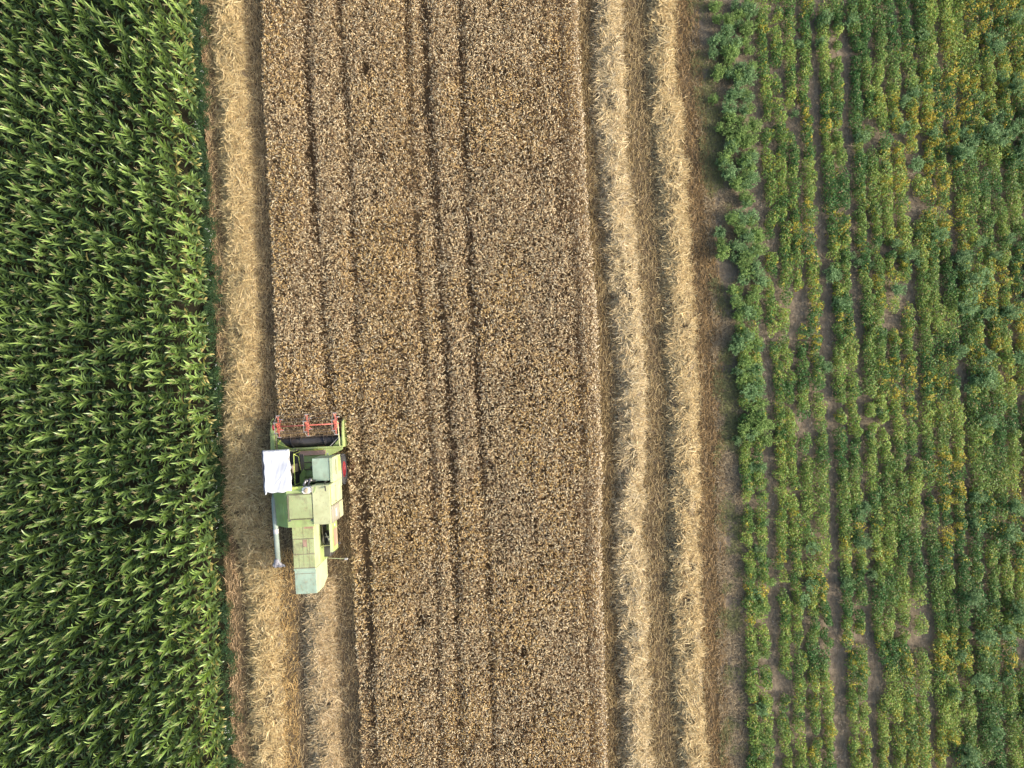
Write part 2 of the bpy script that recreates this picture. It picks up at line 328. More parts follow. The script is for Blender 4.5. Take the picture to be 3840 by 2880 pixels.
def wheat():
    S = Soup(); n = 355000; ht = .74
    y = U(-YM, YM, n); x0 = WL(y, ht); x = np.where(y > YH, WL(y, ht), WL2(y, ht)); b = WR(y, ht)
    # jittered by real width so density is even
    wmax = 15.2; xx = x + rng.random(n) * wmax
    ragged = .05 * (N2(y * 3.1, 1.5) - .5) + rng.normal(0, .03, n)
    k = (xx > x + ragged) & (xx < b + ragged); x, y = xx[k], y[k]
    lx, ly = to_local(x, y)
    k = ~((lx > -1.8) & (lx < 1.30) & (ly < 1.62)); x, y, lx, ly = x[k], y[k], lx[k], ly[k]
    k = ~((ly < 1.7) & (ly > -5) & (lx < 1.33)); x, y, lx, ly = x[k], y[k], lx[k], ly[k]
    dens = .86 + .40 * (fbm(N1, x * 1.1, y * .8) - .5) + .45 * (N3(x * 3, y * 2.2) - .5) + .5 * (N2(x * 6.5, y * 6.5) - .5) + .75 * (fbm(N2, x * 3.0 + 31 + .12 * y, y * .10) - .5)
    low = np.zeros(len(x))
    for f, lw, ld in zip(LANES, LW, LD):
        br = .55 + .6 * N4(y * .7 + lw * 99, lw * 50)
        g_ = np.exp(-((x - f(y, .6)) / lw) ** 2) * br; dens -= ld * g_; low = np.maximum(low, g_)
    rim = np.exp(-((WR(y, ht) - x) / .16) ** 2); dens += .25 * rim
    for (px, py, r) in ((1425, 580, .22), (1365, 262, .2), (1583, 2330, .30), (1560, 810, .12), (1965, 2450, .15), (1500, 1560, .15)):
        hx, hy = (px - 1920) / F * .975, (1440 - py) / F * .975; g_ = np.exp(-(((x - hx) / r) ** 2 + ((y - hy) / (r * 1.3)) ** 2)); dens -= .9 * g_; low = np.maximum(low, g_)
    k = rng.random(len(x)) < dens; x, y, lx, ly, low = x[k], y[k], lx[k], ly[k], low[k]; n = len(x)
    wob = fbm(N2, x * 1.3 + 7, y * 1.0)
    z = ht - .05 + .20 * (wob - .5) - .42 * low * rng.random(n) ** .6 + rng.normal(0, .045, n)
    inreel = (lx > -1.7) & (lx < 1.25) & (ly < 2.35); z[inreel] -= .18 * np.clip((2.35 - ly[inreel]) / .6, 0, 1)
    P0 = np.stack([x + rng.normal(0, .05, n), y + rng.normal(0, .05, n), 0 * x], -1); T = np.stack([x, y, z], -1)
    # stems
    a = U(0, 3.14, n); sv = np.stack([np.cos(a), np.sin(a), 0 * a], -1)
    P = np.stack([P0, T], 1); S.ribbons(P, np.full((n, 2), .0035), sv, mixc((.30, .21, .12), (.46, .34, .19), rng.random(n)))
    # nodding ears
    K = 4; az = U(0, 2 * math.pi, n); k2 = rng.random(n) < .6; az[k2] = (2.2 + 5 * (fbm(N3, x * .8 + 3, y * .8) - .5) + rng.normal(0, .6, n))[k2]
    e0 = U(.3, 1.2, n); e1 = e0 - U(1.0, 2.4, n); ln = U(.085, .14, n); s = np.linspace(0, 1, K)
    els = e0[:, None] + (e1 - e0)[:, None] * s; azs = az[:, None] + rng.normal(0, .7, n)[:, None] * s
    st = dirv(azs, els) * (ln / (K - 1))[:, None, None]; P = np.cumsum(st, 1) - st[:, :1] + T[:, None]
    sd = np.stack([-np.sin(az), np.cos(az), rng.normal(0, .5, n)], -1); sd /= np.linalg.norm(sd, axis=1)[:, None]
    W = U(.0078, .0122, n)[:, None] * np.array([.5, 1, 1, .5]); warm = fbm(N4, x * .5 + 3, y * .35)
    base = mixc((.62, .465, .25), (.67, .46, .185), np.clip((warm - .42) * 5, 0, 1))
    t = rng.random(n); c = base.copy(); kl = t > .66; c[kl] = mixc((.74, .59, .34), (.92, .80, .54), rng.random(kl.sum()))
    kd = t < .26; c[kd] = mixc((.20, .13, .07), (.38, .25, .13), rng.random(kd.sum()))
    gx = np.exp(-((x + 4.6) / .9) ** 2) * (.3 + N1(y * .5, 8.8)); kg = rng.random(n) < gx * .35; c[kg] = mixc((.50, .33, .13), (.62, .43, .18), rng.random(kg.sum()))
    lit_rim = np.exp(-((WR(y, ht) - x) / .22) ** 2) > rng.random(n) * 1.1; c[lit_rim] = mixc((.72, .56, .33), (.90, .78, .55), rng.random(lit_rim.sum()))  # sun on the right-hand edge painted in as paler ears
    S.ribbons(P, W, sd, c)
    # dry flag leaves
    m = n // 2; i = rng.integers(0, n, m)
    add_straws(S, x[i], y[i], z[i] - U(.05, .3, m), U(0, 6.28, m), U(.08, .2, m), U(.004, .007, m), mixc((.22, .15, .09), (.46, .34, .20), rng.random(m)), 1.2, .6, .8)
    o = S.obj('standing_wheat', M_WHEAT); tag(o, 'ripe brown wheat still standing in the wide uncut strip', 'wheat', kind='stuff')
wheat()

# ------------------------------------------------------------------ maize
def maize(S, x, y, hs=None, yellow=None):
    """plants at x, y; hs height factors; yellow 0..1 how many of the lower leaves have dried"""
    n = len(x); hs = U(.88, 1.10, n) if hs is None else hs; yellow = np.zeros(n) if yellow is None else yellow
    L = 24; i = np.tile(np.arange(L), n); p = np.repeat(np.arange(n), L); N = n * L
    vig = rng.random(n); plane = math.pi / 2 + rng.normal(0, .7, n); lean = rng.normal(0, .06, (n, 2))
    f = (i / (L - 1.)) ** 1.15
    hb = (.35 + 1.35 * f ** .75) * hs[p]
    az = plane[p] + math.pi * (i % 2) + rng.normal(0, .5, N)
    ln = (.34 + .30 * f) * U(.78, 1.12, N) * hs[p] * .92
    e0 = R(50) + R(31) * np.minimum(1, f * 1.5) + rng.normal(0, .10, N); bend = R(118) - R(88) * np.minimum(1, f * 1.25) + rng.normal(0, .22, N)
    K = 6; s = np.linspace(0, 1, K)
    els = e0[:, None] - bend[:, None] * s[None] ** 1.5; azs = az[:, None] + rng.normal(0, .35, N)[:, None] * s
    st = dirv(azs, els) * (ln / (K - 1))[:, None, None]
    base = np.stack([x[p] + lean[p, 0] * hb, y[p] + lean[p, 1] * hb, hb], -1)
    P = np.cumsum(st, 1) - st[:, :1] + base[:, None]
    tw = rng.normal(0, .45, N)[:, None] * s[None]
    sd = np.stack([-np.sin(azs) * np.cos(tw), np.cos(azs) * np.cos(tw), np.sin(tw)], -1)
    W = U(.026, .044, N)[:, None] * np.array([.6, 1, 1.05, .9, .6, .05])
    age_shade = np.clip(f * 1.7 - .75 + rng.normal(0, .22, N), 0, 1) * np.clip(.60 + yellow[p] + 1.2 * (vig[p] - .4), .2, 1.2) + .45 * yellow[p]; age_shade = np.minimum(age_shade, 1.15)  # leaf age and yellowing, with row-gap shade painted into the lower leaves
    c = mixc((.016, .055, .022), (.29, .42, .13), age_shade) * U(.8, 1.2, N)[:, None]
    dry = rng.random(N) < yellow[p] * np.clip(.45 - f, 0, 1); c[dry] = mixc((.34, .36, .10), (.50, .40, .16), rng.random(dry.sum()))
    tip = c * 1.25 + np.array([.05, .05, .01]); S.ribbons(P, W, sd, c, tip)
    top = np.stack([x + lean[:, 0] * 2, y + lean[:, 1] * 2, 1.98 * hs], -1); bot = np.stack([x, y, 0 * x], -1)
    mid = (top + bot) / 2; PP = np.stack([bot, mid, top], 1)
    sc = mixc((.16, .24, .06), (.40, .40, .13), np.clip(yellow + rng.normal(0, .1, n), 0, 1))
    for a in (0., math.pi / 2):
        sdv = np.tile(np.array([[math.cos(a), math.sin(a), 0]]), (n, 1)); S.ribbons(PP, np.tile(np.array([[.014, .012, .007]]), (n, 1)), sdv, sc)
    T = 5; p = np.repeat(np.arange(n), T); N = n * T; az = U(0, 6.28, N); el = U(.7, 1.45, N)
    st = dirv(az, el) * (U(.14, .24, N) * hs[p])[:, None]; P = np.stack([top[p], top[p] + st * .6, top[p] + st + np.array([0, 0, -.02])], 1)
    S.ribbons(P, np.tile(np.array([[.006, .007, .004]]), (N, 1)), np.stack([-np.sin(az), np.cos(az), 0 * az], -1), mixc((.34, .33, .14), (.50, .42, .24), rng.random(N)))
rest_x, rest_y, rest_yel = [], [], []; solo = []
for r in range(20):
    sp = .31; ys = np.arange(-YM - 1, YM + 1, sp) + rng.normal(0, .035, int((2 * YM + 2) / sp) + 1)[:len(np.arange(-YM - 1, YM + 1, sp))]
    xs = ME(ys) - .24 - .74 * r + rng.normal(0, .03, len(ys))
    keep = rng.random(len(ys)) > .03
    for x_, y_ in zip(xs[keep], ys[keep]):
        if r < 3 and abs(y_) < 15.9 and len(solo) < 300: solo.append((r, x_, y_))
        else: rest_x.append(x_); rest_y.append(y_); rest_yel.append({0: .75, 1: .45, 2: .2}.get(r, .04))
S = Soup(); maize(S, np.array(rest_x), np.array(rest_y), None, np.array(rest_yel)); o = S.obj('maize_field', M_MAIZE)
tag(o, 'dense green maize field filling the left of the photo behind its two edge rows', 'maize', kind='stuff')
protos = {0: [], 1: [], 2: []}
for r in (0, 1, 2):
    for k in range(8):
        S = Soup(); maize(S, np.zeros(1), np.zeros(1), np.array([1.0]), np.array([(.75, .45, .2)[r]])); protos[r].append(S.mesh('maize_plant', M_MAIZE))
MG = ('maize plants along the edge of the field', 'maize plants in the second row from the edge')
def band(y, k=1.0):
    for lim, t in ((11 * k, 'near the top edge'), (5.5 * k, 'in the upper quarter'), (-1.2, 'above the reel'), (-3.6, 'at white-sheet level'), (-5.6, 'at grain-tank level'), (-8.4, 'at rear-hood level'), (-12 * k, 'below the rear hood')):
        if y > lim: return t
    return 'near the bottom edge'
def size_word(s_, lo, hi, a='short ', b='tall '): return a if s_ < lo else b if s_ > hi else ''
def mz_label(r, y, s_): return size_word(s_, .93, 1.04) + ('yellow-footed maize plant in the outermost row ' if r == 0 else 'maize plant in the second row from the stubble ' if r == 1 else 'maize plant in the third row from the stubble ') + band(y)
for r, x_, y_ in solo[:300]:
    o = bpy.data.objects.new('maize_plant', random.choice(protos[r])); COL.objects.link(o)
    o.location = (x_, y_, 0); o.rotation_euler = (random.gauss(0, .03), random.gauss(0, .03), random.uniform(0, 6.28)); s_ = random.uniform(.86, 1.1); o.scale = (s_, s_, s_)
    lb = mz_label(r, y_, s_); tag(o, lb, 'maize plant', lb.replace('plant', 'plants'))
print('solo maize', len(solo))

# ------------------------------------------------------------------ leafy plants on the right
def leafy(S, x, y, rad, h, nl, size, cbase, cvar, asp=.62, up=.75, yf=None):
    n = len(x); p = np.repeat(np.arange(n), nl); N = n * nl
    r_ = np.sqrt(rng.random(N)); a = U(0, 6.28, N); lob = 1 + .35 * np.sin(a * 3 + p * 1.7) * .6
    cx = x[p] + rad[p] * r_ * np.cos(a) * lob; cy = y[p] + rad[p] * r_ * np.sin(a) * lob * 1.35
    dome = h[p] * (1 - .55 * r_ ** 2.2) * (.75 + .5 * N1(cx * 7, cy * 7)); cz = dome * (1 - .75 * rng.random(N) ** 1.6) + .02
    az = U(0, 6.28, N); ti = rng.normal(0, 1 - up, N) + rng.normal(0, .35, N)
    sz = size * U(.6, 1.25, N); A = dirv(az, ti) * (sz * .5)[:, None]
    rl = rng.normal(0, .5, N); B = np.stack([-np.sin(az) * np.cos(rl), np.cos(az) * np.cos(rl), np.sin(rl)], -1) * (sz * .5 * asp)[:, None]
    c = cbase[p] * U(1 - cvar, 1 + cvar, N)[:, None]
    c = c * (1 + np.stack([rng.normal(.0, .15, N), rng.normal(0, .06, N), rng.normal(0, .1, N)], -1))
    if yf is not None:
        # leaves turn yellow in small clusters, more of them on plants with a high share yf
        q = N2(cx * 6 + 3, cy * 6) * .55 + N4(cx * 15, cy * 15) * .45; k = q + .25 * (rng.random(N) - .5) < yf[p] + .0
        c[k] = mixc((.36, .40, .06), (.62, .42, .06), np.clip(rng.random(k.sum()) * .7 + (yf[p][k] - .3), 0, 1))
        k = rng.random(N) < .03; c[k] = (.42, .30, .15)
    S.diamonds(np.stack([cx, cy, cz], -1), A, B, c)
    p = np.repeat(np.arange(n), 11); N = n * 11; a = U(0, 6.28, N); b0 = np.stack([x[p], y[p], 0 * a], -1)
    t = b0 + np.stack([rad[p] * .95 * np.cos(a), rad[p] * .95 * np.sin(a), h[p] * U(.55, .9, N)], -1)
    S.ribbons(np.stack([b0, b0 * .6 + t * .4 + np.array([0, 0, .1]), t], 1), np.tile(np.array([[.005, .004, .003]]), (N, 1)), np.stack([-np.sin(a), np.cos(a), 0 * a], -1), cbase[p] * .9)
def crop_cols(x, y, n):
    v = fbm(N2, x * .9 + 11, y * .7) + rng.normal(0, .10, n)
    c = mixc((.085, .180, .05), (.29, .38, .09), np.clip((v - .36) * 2.6, 0, 1))
    yl = (fbm(N3, x * 1.1, y * 1.1 + 50) + rng.normal(0, .07, n)) > .745; return c, yl
ROWU = [.45, .98, 1.58, 2.18, 3.08, 3.60, 4.36, 4.90, 5.44, 6.02, 6.76, 7.28, 7.84, 8.52, 9.0, 9.6, 10.2, 10.8, 11.4, 12.0, 12.6, 13.2, 13.8, 14.4]
def rowx(u, y): return G0(y) + u * (1 - .0022 * (y)) - .0006 * u * np.maximum(y, 0) ** 2 * .15
cand = []
for ri, u in enumerate(ROWU):
    ys = np.arange(-YM, YM, .30); ys = ys + rng.normal(0, .05, len(ys)); xs = rowx(u, ys) + rng.normal(0, .05, len(ys)) + .24 * (N4(ys * .5, ri * 3.7) - .5)
    gap = N1(ys * .55 + ri * 17, ri * 5.1) * .6 + N2(ys * 1.7, ri * 2.3) * .4
    k = gap > (.25 if u < 6 else .20); k &= rng.random(len(ys)) > .07
    for x_, y_ in zip(xs[k], ys[k]): cand.append((ri, x_, y_, u))
# two rows left of the bare strip, in the lower half of the picture
for ri, u in ((-1, -.38), (-2, -.92)):
    ys = np.arange(-YM, 4.0, .30); ys = ys + rng.normal(0, .05, len(ys)); xs = G0(ys) + u + rng.normal(0, .05, len(ys))
    k = rng.random(len(ys)) > (.25 if ri == -1 else .15)
    for x_, y_ in zip(xs[k], ys[k]): cand.append((ri, x_, y_, u))
cand.sort(key=lambda t: (abs(t[2]) > 15.6, t[1] - G0(t[2])))
soloc, restc = cand[:300], cand[300:]
ra = np.array([(c[1], c[2]) for c in restc]); n = len(ra); cb, yl = crop_cols(ra[:, 0], ra[:, 1], n)
yfr = np.clip((fbm(N3, ra[:, 0] * .55, ra[:, 1] * .45 + 50) - .5) * .9 + .20 + rng.normal(0, .06, n) + .05 * np.clip((ra[:, 0] - 14) / 6, 0, 1), .0, .46)
S = Soup(); NL = 230
lush = np.clip((ra[:, 0] - G0(ra[:, 1])) / 9, 0, 1)
leafy(S, ra[:, 0], ra[:, 1], U(.17, .27, n) * (.72 + .6 * N4(ra[:, 0] * .8, ra[:, 1] * .8)) + .05 * lush, U(.34, .58, n) + .10 * lush, NL, .080, cb, .3, yf=yfr)
o = S.obj('leafy_crop', M_LEAF); tag(o, 'leafy green and yellow crop rows covering the right of the photo', 'leafy crop', kind='stuff')
pg, py_ = [], []
for k in range(10):
    for yel, lst in ((0, pg), (1, py_)):
        S = Soup(); c = np.array([mixc((.085, .180, .05), (.29, .38, .09), np.array((k * 3 % 10) / 9.))])
        leafy(S, np.full(1, k * 3.1), np.full(1, 0.), np.array([.25]), np.array([.50]), NL, .080, c, .3, yf=np.array([.46 if yel else .12 + .016 * k])); S.V = [v - np.array([[k * 3.1, 0, 0]]) for v in S.V]; lst.append(S.mesh('crop_plant', M_LEAF))
for (ri, x_, y_, u) in soloc:
    v = float(fbm(N2, x_ * .9 + 11, y_ * .7)) + random.gauss(0, .12); isy = (float(fbm(N3, x_ * 1.1, y_ * 1.1 + 50)) + random.gauss(0, .07)) > .76
    me = py_[random.randrange(10)] if isy else random.choice(pg)
    o = bpy.data.objects.new('crop_plant', me); COL.objects.link(o); o.location = (x_, y_, 0); o.rotation_euler = (0, 0, random.choice((0, math.pi)) + random.gauss(0, .3)); s_ = random.uniform(.75, 1.1); o.scale = (s_, s_, random.uniform(.8, 1.2))
    where = {-2: 'in the row beside the verge', -1: 'in the row left of bare soil', 0: 'in the first row right of bare soil', 1: 'in the second row right of bare soil', 2: 'in the third row right of bare soil'}.get(ri, 'in the fourth row right of bare soil')
    hh = band(y_)
    lb = size_word(s_, .83, 1.0, 'small ', 'broad ') + ('yellowed crop plant ' if isy else 'green crop plant ') + where + ', ' + hh
    tag(o, lb, 'crop plant', lb.replace('plant ', 'plants ', 1))
print('crop plants', len(cand))

# feathery blue-green weeds: tall bushes on the field edge and scattered over the crop
def weed(S, x, y, h, spread, ns, c0, lw=.012, ll=.095):
    n = len(x); p = np.repeat(np.arange(n), ns); N = n * ns
    az = U(0, 6.28, N); out = spread[p] * np.sqrt(rng.random(N)); hh = h[p] * (1 - .45 * (out / spread[p]) ** 2) * U(.75, 1.1, N)
    b = np.stack([x[p], y[p], 0 * az], -1); t = b + np.stack([out * np.cos(az), out * np.sin(az), hh], -1)
    S.ribbons(np.stack([b, b * .5 + t * .5 + np.array([0, 0, .05]), t], 1), np.tile(np.array([[.005, .004, .002]]), (N, 1)), np.stack([-np.sin(az), np.cos(az), 0 * az], -1), np.tile(np.array([[.12, .17, .06]]), (N, 1)))
    m = 15; q = np.repeat(np.arange(N), m); M = N * m; f = U(.35, 1.03, M)
    c = b[q] * (1 - f)[:, None] + t[q] * f[:, None] + rng.normal(0, .025, (M, 3)); a2 = U(0, 6.28, M); e2 = U(-.1, .9, M)
    A = dirv(a2, e2) * (ll * .5 * U(.7, 1.4, M))[:, None]; B = np.stack([-np.sin(a2), np.cos(a2), rng.normal(0, .4, M)], -1) * (lw * U(.7, 1.3, M))[:, None]
    col = c0[p][q] * U(.6, 1.45, M)[:, None]
    S.diamonds(c, A, B, col)
wp = {'blue': [], 'green': []}
for k in range(6):
    for nm, cc in (('blue', (.17, .275, .115)), ('green', (.21, .31, .09))):
        S = Soup(); weed(S, np.zeros(1), np.zeros(1), np.array([.85]), np.array([.34]), 46, np.array([cc]) * random.uniform(.88, 1.12)); wp[nm].append(S.mesh('weed_bush', M_WEED))
nw = 0
def put_weed(x_, y_, kind, s_, label):
    global nw
    o = bpy.data.objects.new('weed_bush', random.choice(wp[kind])); COL.objects.link(o); o.location = (x_, y_, 0)
    o.rotation_euler = (random.gauss(0, .08), random.gauss(0, .08), random.uniform(0, 6.28)); o.scale = (s_ * random.uniform(.9, 1.15), s_ * random.uniform(.9, 1.15), s_ * random.uniform(.8, 1.1))
    label = size_word(s_, .65, .85, 'small ', 'large ') + label; tag(o, label, 'weed', label.replace('weed bush', 'weed bushes')); nw += 1
for y_ in np.arange(-16.6, 16.8, .36):
    dense = y_ > -2.5
    for lane, u in enumerate((-.30, -.72, -1.15, -1.62)):
        if lane == 3 and (y_ < 4 or random.random() < .5): continue
        if not dense and (lane > 1 or random.random() < .62): continue
        if random.random() < .10 or (lane == 2 and random.random() < .3): continue
        kd = 'green' if random.random() < .5 else 'blue'
        lb = 'feathery ' + ('green' if kd == 'green' else 'blue-green') + ' weed bush on the overgrown verge, ' + band(y_)
        put_weed(float(G0(y_)) + u + random.gauss(0, .10), y_ + random.gauss(0, .10), kd, random.uniform(.7, 1.1) * (1 if dense else .75), lb)
for k in range(240):
    u = 1.0 + 11.5 * random.random() ** .75; y_ = random.uniform(-16.8, 16.8)
    if N4(u * .33 + 5, y_ * .28) < .30: continue
    lb = 'blue-green weed bush among crop rows ' + ('near the right border, ' if u > 8 else 'midway to the right border, ' if u > 4.5 else 'near the bare strip, ') + band(y_)
    put_weed(float(rowx(u, y_)), y_, 'blue', random.uniform(.45, 1.0) * (1.35 if u > 7.5 else 1), lb)
print('weeds', nw)

# green weeds at the foot of the maize, dry grass on the verge
S = Soup(); n = 900; y = U(-YM, YM, n); x = ME(y) - .10 + .24 * rng.normal(0, .8, n) + .3 * (N2(y * .6, 4.4) - .5)
k = (N3(y * .8, 2.2) * .7 + rng.random(n) * .4) > .42; x, y = x[k], y[k]; n = len(x)
leafy(S, x, y, U(.10, .22, n), U(.12, .34, n), 90, .045, mixc((.045, .10, .05), (.10, .17, .06), rng.random(n)), .35)
m = 60; i = rng.integers(0, n, m); fl = np.stack([x[i] + rng.normal(0, .05, m), y[i] + rng.normal(0, .05, m), U(.30, .38, m)], -1)
for _ in range(3):
    f2 = fl + rng.normal(0, .035, fl.shape); S.diamonds(f2, np.tile([[.018, 0, 0]], (m, 1)), np.tile([[0, .018, 0]], (m, 1)), np.tile([[.8, .8, .8]], (m, 1)))
o = S.obj('low_weeds', M_LEAF); tag(o, 'low green weeds with tiny white flowers along the foot of the maize', 'weeds', kind='stuff')
S = Soup(); n = 36000; y = U(-YM, YM, n); a, b = SR(y) - .15, G0(y) - 1.0; x = a + (b - a) * rng.random(n)
k = (fbm(N4, x * 2.2, y * 1.3) + U(-.12, .12, n)) > .40; x, y = x[k], y[k]; n = len(x)
az = U(0, 6.28, n); cc = np.where((fbm(N1, x * 1.2 + 60, y * .9) > .52)[:, None], mixc((.17, .18, .07), (.26, .26, .10), rng.random(n)), mixc((.28, .21, .12), (.50, .40, .24), rng.random(n)))
e0 = U(.3, 1.3, n); st = dirv(az, e0) * U(.08, .2, n)[:, None]; P0 = np.stack([x, y, 0 * x], -1); dn = dirv(az, e0 - 1.2) * U(.05, .14, n)[:, None]
S.ribbons(np.stack([P0, P0 + st, P0 + st + dn], 1), np.tile([[.006, .006, .002]], (n, 1)), np.stack([-np.sin(az), np.cos(az), 0 * az], -1), cc)
o = S.obj('dry_grass', M_STRAW); tag(o, 'dry tufted grass on the verge between stubble and green weeds', 'grass', kind='stuff')
# dead plants and litter on the soil between crop rows
S = Soup(); n = 16000; u = U(-.3, 14, n); y = U(-YM, YM, n); x = rowx(u, y); k = fbm(N3, x * 1.5 + 20, y * 1.0) > .55; x, y = x[k], y[k]; n = len(x)
add_straws(S, x, y, U(.01, .06, n), U(0, 6.28, n), U(.06, .2, n), U(.004, .008, n), mixc((.34, .28, .22), (.62, .54, .44), rng.random(n)), .8, .3, .6)
o = S.obj('plant_litter', M_STRAW); tag(o, 'bleached plant litter on the bare soil between the crop rows', 'litter', kind='stuff')

# ------------------------------------------------------------------ combine harvester
root = bpy.data.objects.new('combine_harvester', None); COL.objects.link(root)
root.location = (O[0], O[1], 0); root.rotation_euler = (0, 0, YAW)
tag(root, 'faded green combine harvester with red reel cutting the left edge of the wheat', 'combine harvester')

class B:
    def __init__(s): s.bm = bmesh.new()
    def box(s, x0, x1, y0, y1, z0, z1, m=None):
        r = bmesh.ops.create_cube(s.bm, size=1); M = Matrix.Translation(((x0 + x1) / 2, (y0 + y1) / 2, (z0 + z1) / 2)) @ Matrix.Diagonal((abs(x1 - x0), abs(y1 - y0), abs(z1 - z0), 1))
        if m: M = m @ M
        bmesh.ops.transform(s.bm, matrix=M, verts=r['verts']); return s
    def prism(s, pts, axis, a, b):
        """polygon pts (u,v) pushed along axis 'x' (pts=y,z), 'y' (pts=x,z) or 'z' (pts=x,y)"""
        f = {'x': lambda u, v, t: (t, u, v), 'y': lambda u, v, t: (u, t, v), 'z': lambda u, v, t: (u, v, t)}[axis]
        A = [s.bm.verts.new(f(u, v, a)) for u, v in pts]; Bv = [s.bm.verts.new(f(u, v, b)) for u, v in pts]; n = len(pts)
        s.bm.faces.new(A); s.bm.faces.new(Bv[::-1])
        for i in range(n): s.bm.faces.new((A[i], Bv[i], Bv[(i + 1) % n], A[(i + 1) % n]))
        return s
    def tube(s, pts, r, n=8, cap=True):
        pts = [Vector(p) for p in pts]; rr = r if isinstance(r, (list, tuple)) else [r] * len(pts); rings = []
        for i, p in enumerate(pts):
            t = ((pts[i] - pts[i - 1]).normalized() if i else Vector()) + ((pts[i + 1] - pts[i]).normalized() if i < len(pts) - 1 else Vector())
            t.normalize(); a = t.orthogonal() if abs(t.z) > .99 else t.cross(Vector((0, 0, 1))); a.normalize(); b = t.cross(a)
            rings.append([s.bm.verts.new(p + (a * math.cos(6.2832 * k / n) + b * math.sin(6.2832 * k / n)) * rr[i]) for k in range(n)])
        for u, v in zip(rings, rings[1:]):
            for k in range(n): s.bm.faces.new((u[k], u[(k + 1) % n], v[(k + 1) % n], v[k]))
        if cap: s.bm.faces.new(rings[0][::-1]); s.bm.faces.new(rings[-1])
        return s
    def lathe_x(s, prof, cx, cy, cz, n=40):
        """profile (x, r) spun about an axis along x"""
        rings = [[s.bm.verts.new((cx + px, cy + r * math.cos(6.28319 * k / n), cz + r * math.sin(6.28319 * k / n))) for k in range(n)] for px, r in prof]
        for u, v in zip(rings, rings[1:]):
            for k in range(n): s.bm.faces.new((u[k], u[(k + 1) % n], v[(k + 1) % n], v[k]))
        return s
    def lathe_z(s, prof, cx, cy, n=24):
        rings = [[s.bm.verts.new((cx + r * math.cos(6.28319 * k / n), cy + r * math.sin(6.28319 * k / n), z)) for k in range(n)] for r, z in prof]
        for u, v in zip(rings, rings[1:]):
            for k in range(n): s.bm.faces.new((u[k], u[(k + 1) % n], v[(k + 1) % n], v[k]))
        s.bm.faces.new(rings[-1]); return s
    def out(s, name, mat, parent=None, bevel=.008, label=None, smooth=False):
        bmesh.ops.recalc_face_normals(s.bm, faces=s.bm.faces[:])
        me = bpy.data.meshes.new(name); s.bm.to_mesh(me); s.bm.free(); me.materials.append(mat)
        o = bpy.data.objects.new(name, me); COL.objects.link(o); o.parent = parent or root
        if smooth:
            for p in me.polygons: p.use_smooth = True
        if bevel:
            md = o.modifiers.new('bevel', 'BEVEL'); md.width = bevel; md.segments = 1; md.limit_method = 'ANGLE'
        if label: o['label'] = label
        return o

# header ------------------------------------------------------------
hb = B(); hb.box(-1.50, 1.20, .86, .90, .22, .90).box(-1.50, 1.20, .91, 1.52, .20, .235)
hd = hb.out('header', P_DGREEN)
B().box(-1.51, 1.24, .845, .925, .90, .965).out('back_beam', P_GREEN, hd)
B().prism([(-.98, .84), (1.22, .84), (1.20, .76), (.50, .46), (-.95, .46)], 'z', .84, .875).out('sloping_back_plate', P_DGREEN, hd)
B().prism([(.42, .84), (1.20, .84), (1.18, .77), (.52, .50), (.42, .50)], 'z', .880, .895).out('rear_gusset', P_GREEN, hd)
B().prism([(.02, .84), (.415, .84), (.415, .56), (.18, .60)], 'z', .879, .892).out('wiped_patch', P_BRIGHT, hd, 0)
B().prism([(-1.46, .93), (-1.02, .93), (-1.40, 1.30), (-1.46, 1.30)], 'z', .80, .825).out('corner_gusset', P_DGREEN, hd)
B().prism([(1.19, .93), (.80, .93), (1.14, 1.27), (1.19, 1.27)], 'z', .80, .825).out('corner_gusset', P_GREEN, hd)
# left end: wide sloping panel with an open divider nose; right end: narrow panel
B().prism([(.90, .20), (.90, .92), (1.62, .86), (1.88, .74), (2.02, .30), (1.70, .16)], 'x', -1.73, -1.55).out('side_panel', P_GREEN, hd)
B().prism([(1.05, .87), (1.86, .74), (1.86, .70), (1.05, .80)], 'x', -1.547, -1.50).out('inner_fender', P_DGREEN, hd)
B().tube([(-1.70, 1.86, .72), (-1.74, 2.02, .70), (-1.66, 2.16, .55)], .018).out('divider_rod', P_GREEN, hd, 0)
B().prism([(.86, .20), (.86, .93), (1.60, .88), (1.92, .78), (2.14, .28), (1.7, .16)], 'x', 1.20, 1.262).out('side_panel', P_GREEN, hd)
B().prism([(.90, .96), (.90, 1.02), (1.95, 1.16), (1.95, 1.10)], 'x', 1.105, 1.140).out('reel_arm', P_YEL, hd)
B().prism([(.90, .96), (.90, 1.02), (1.95, 1.16), (1.95, 1.10)], 'x', -1.455, -1.420).out('reel_arm', P_SEAM, hd)
b = B(); b.tube([(-1.40, 1.12, .99), (-1.28, 1.26, 1.0)], .03); b.tube([(-1.40, 1.14, 1.0), (-.85, .90, .97)], .014); b.out('reel_bracket', P_BRIGHT, hd, 0)
B().tube([(1.12, 1.30, .95), (.72, .93, .95)], .013).out('brace_rod', P_GREY, hd, 0)
cb = B(); cb.box(-1.54, 1.19, 1.50, 1.56, .17, .20)
for i in range(36):
    x = -1.50 + i * .0765; cb.prism([(x - .02, 1.56), (x + .02, 1.56), (x, 1.66)], 'z', .175, .19)
cb.out('cutter_bar', P_STEEL, hd, 0)
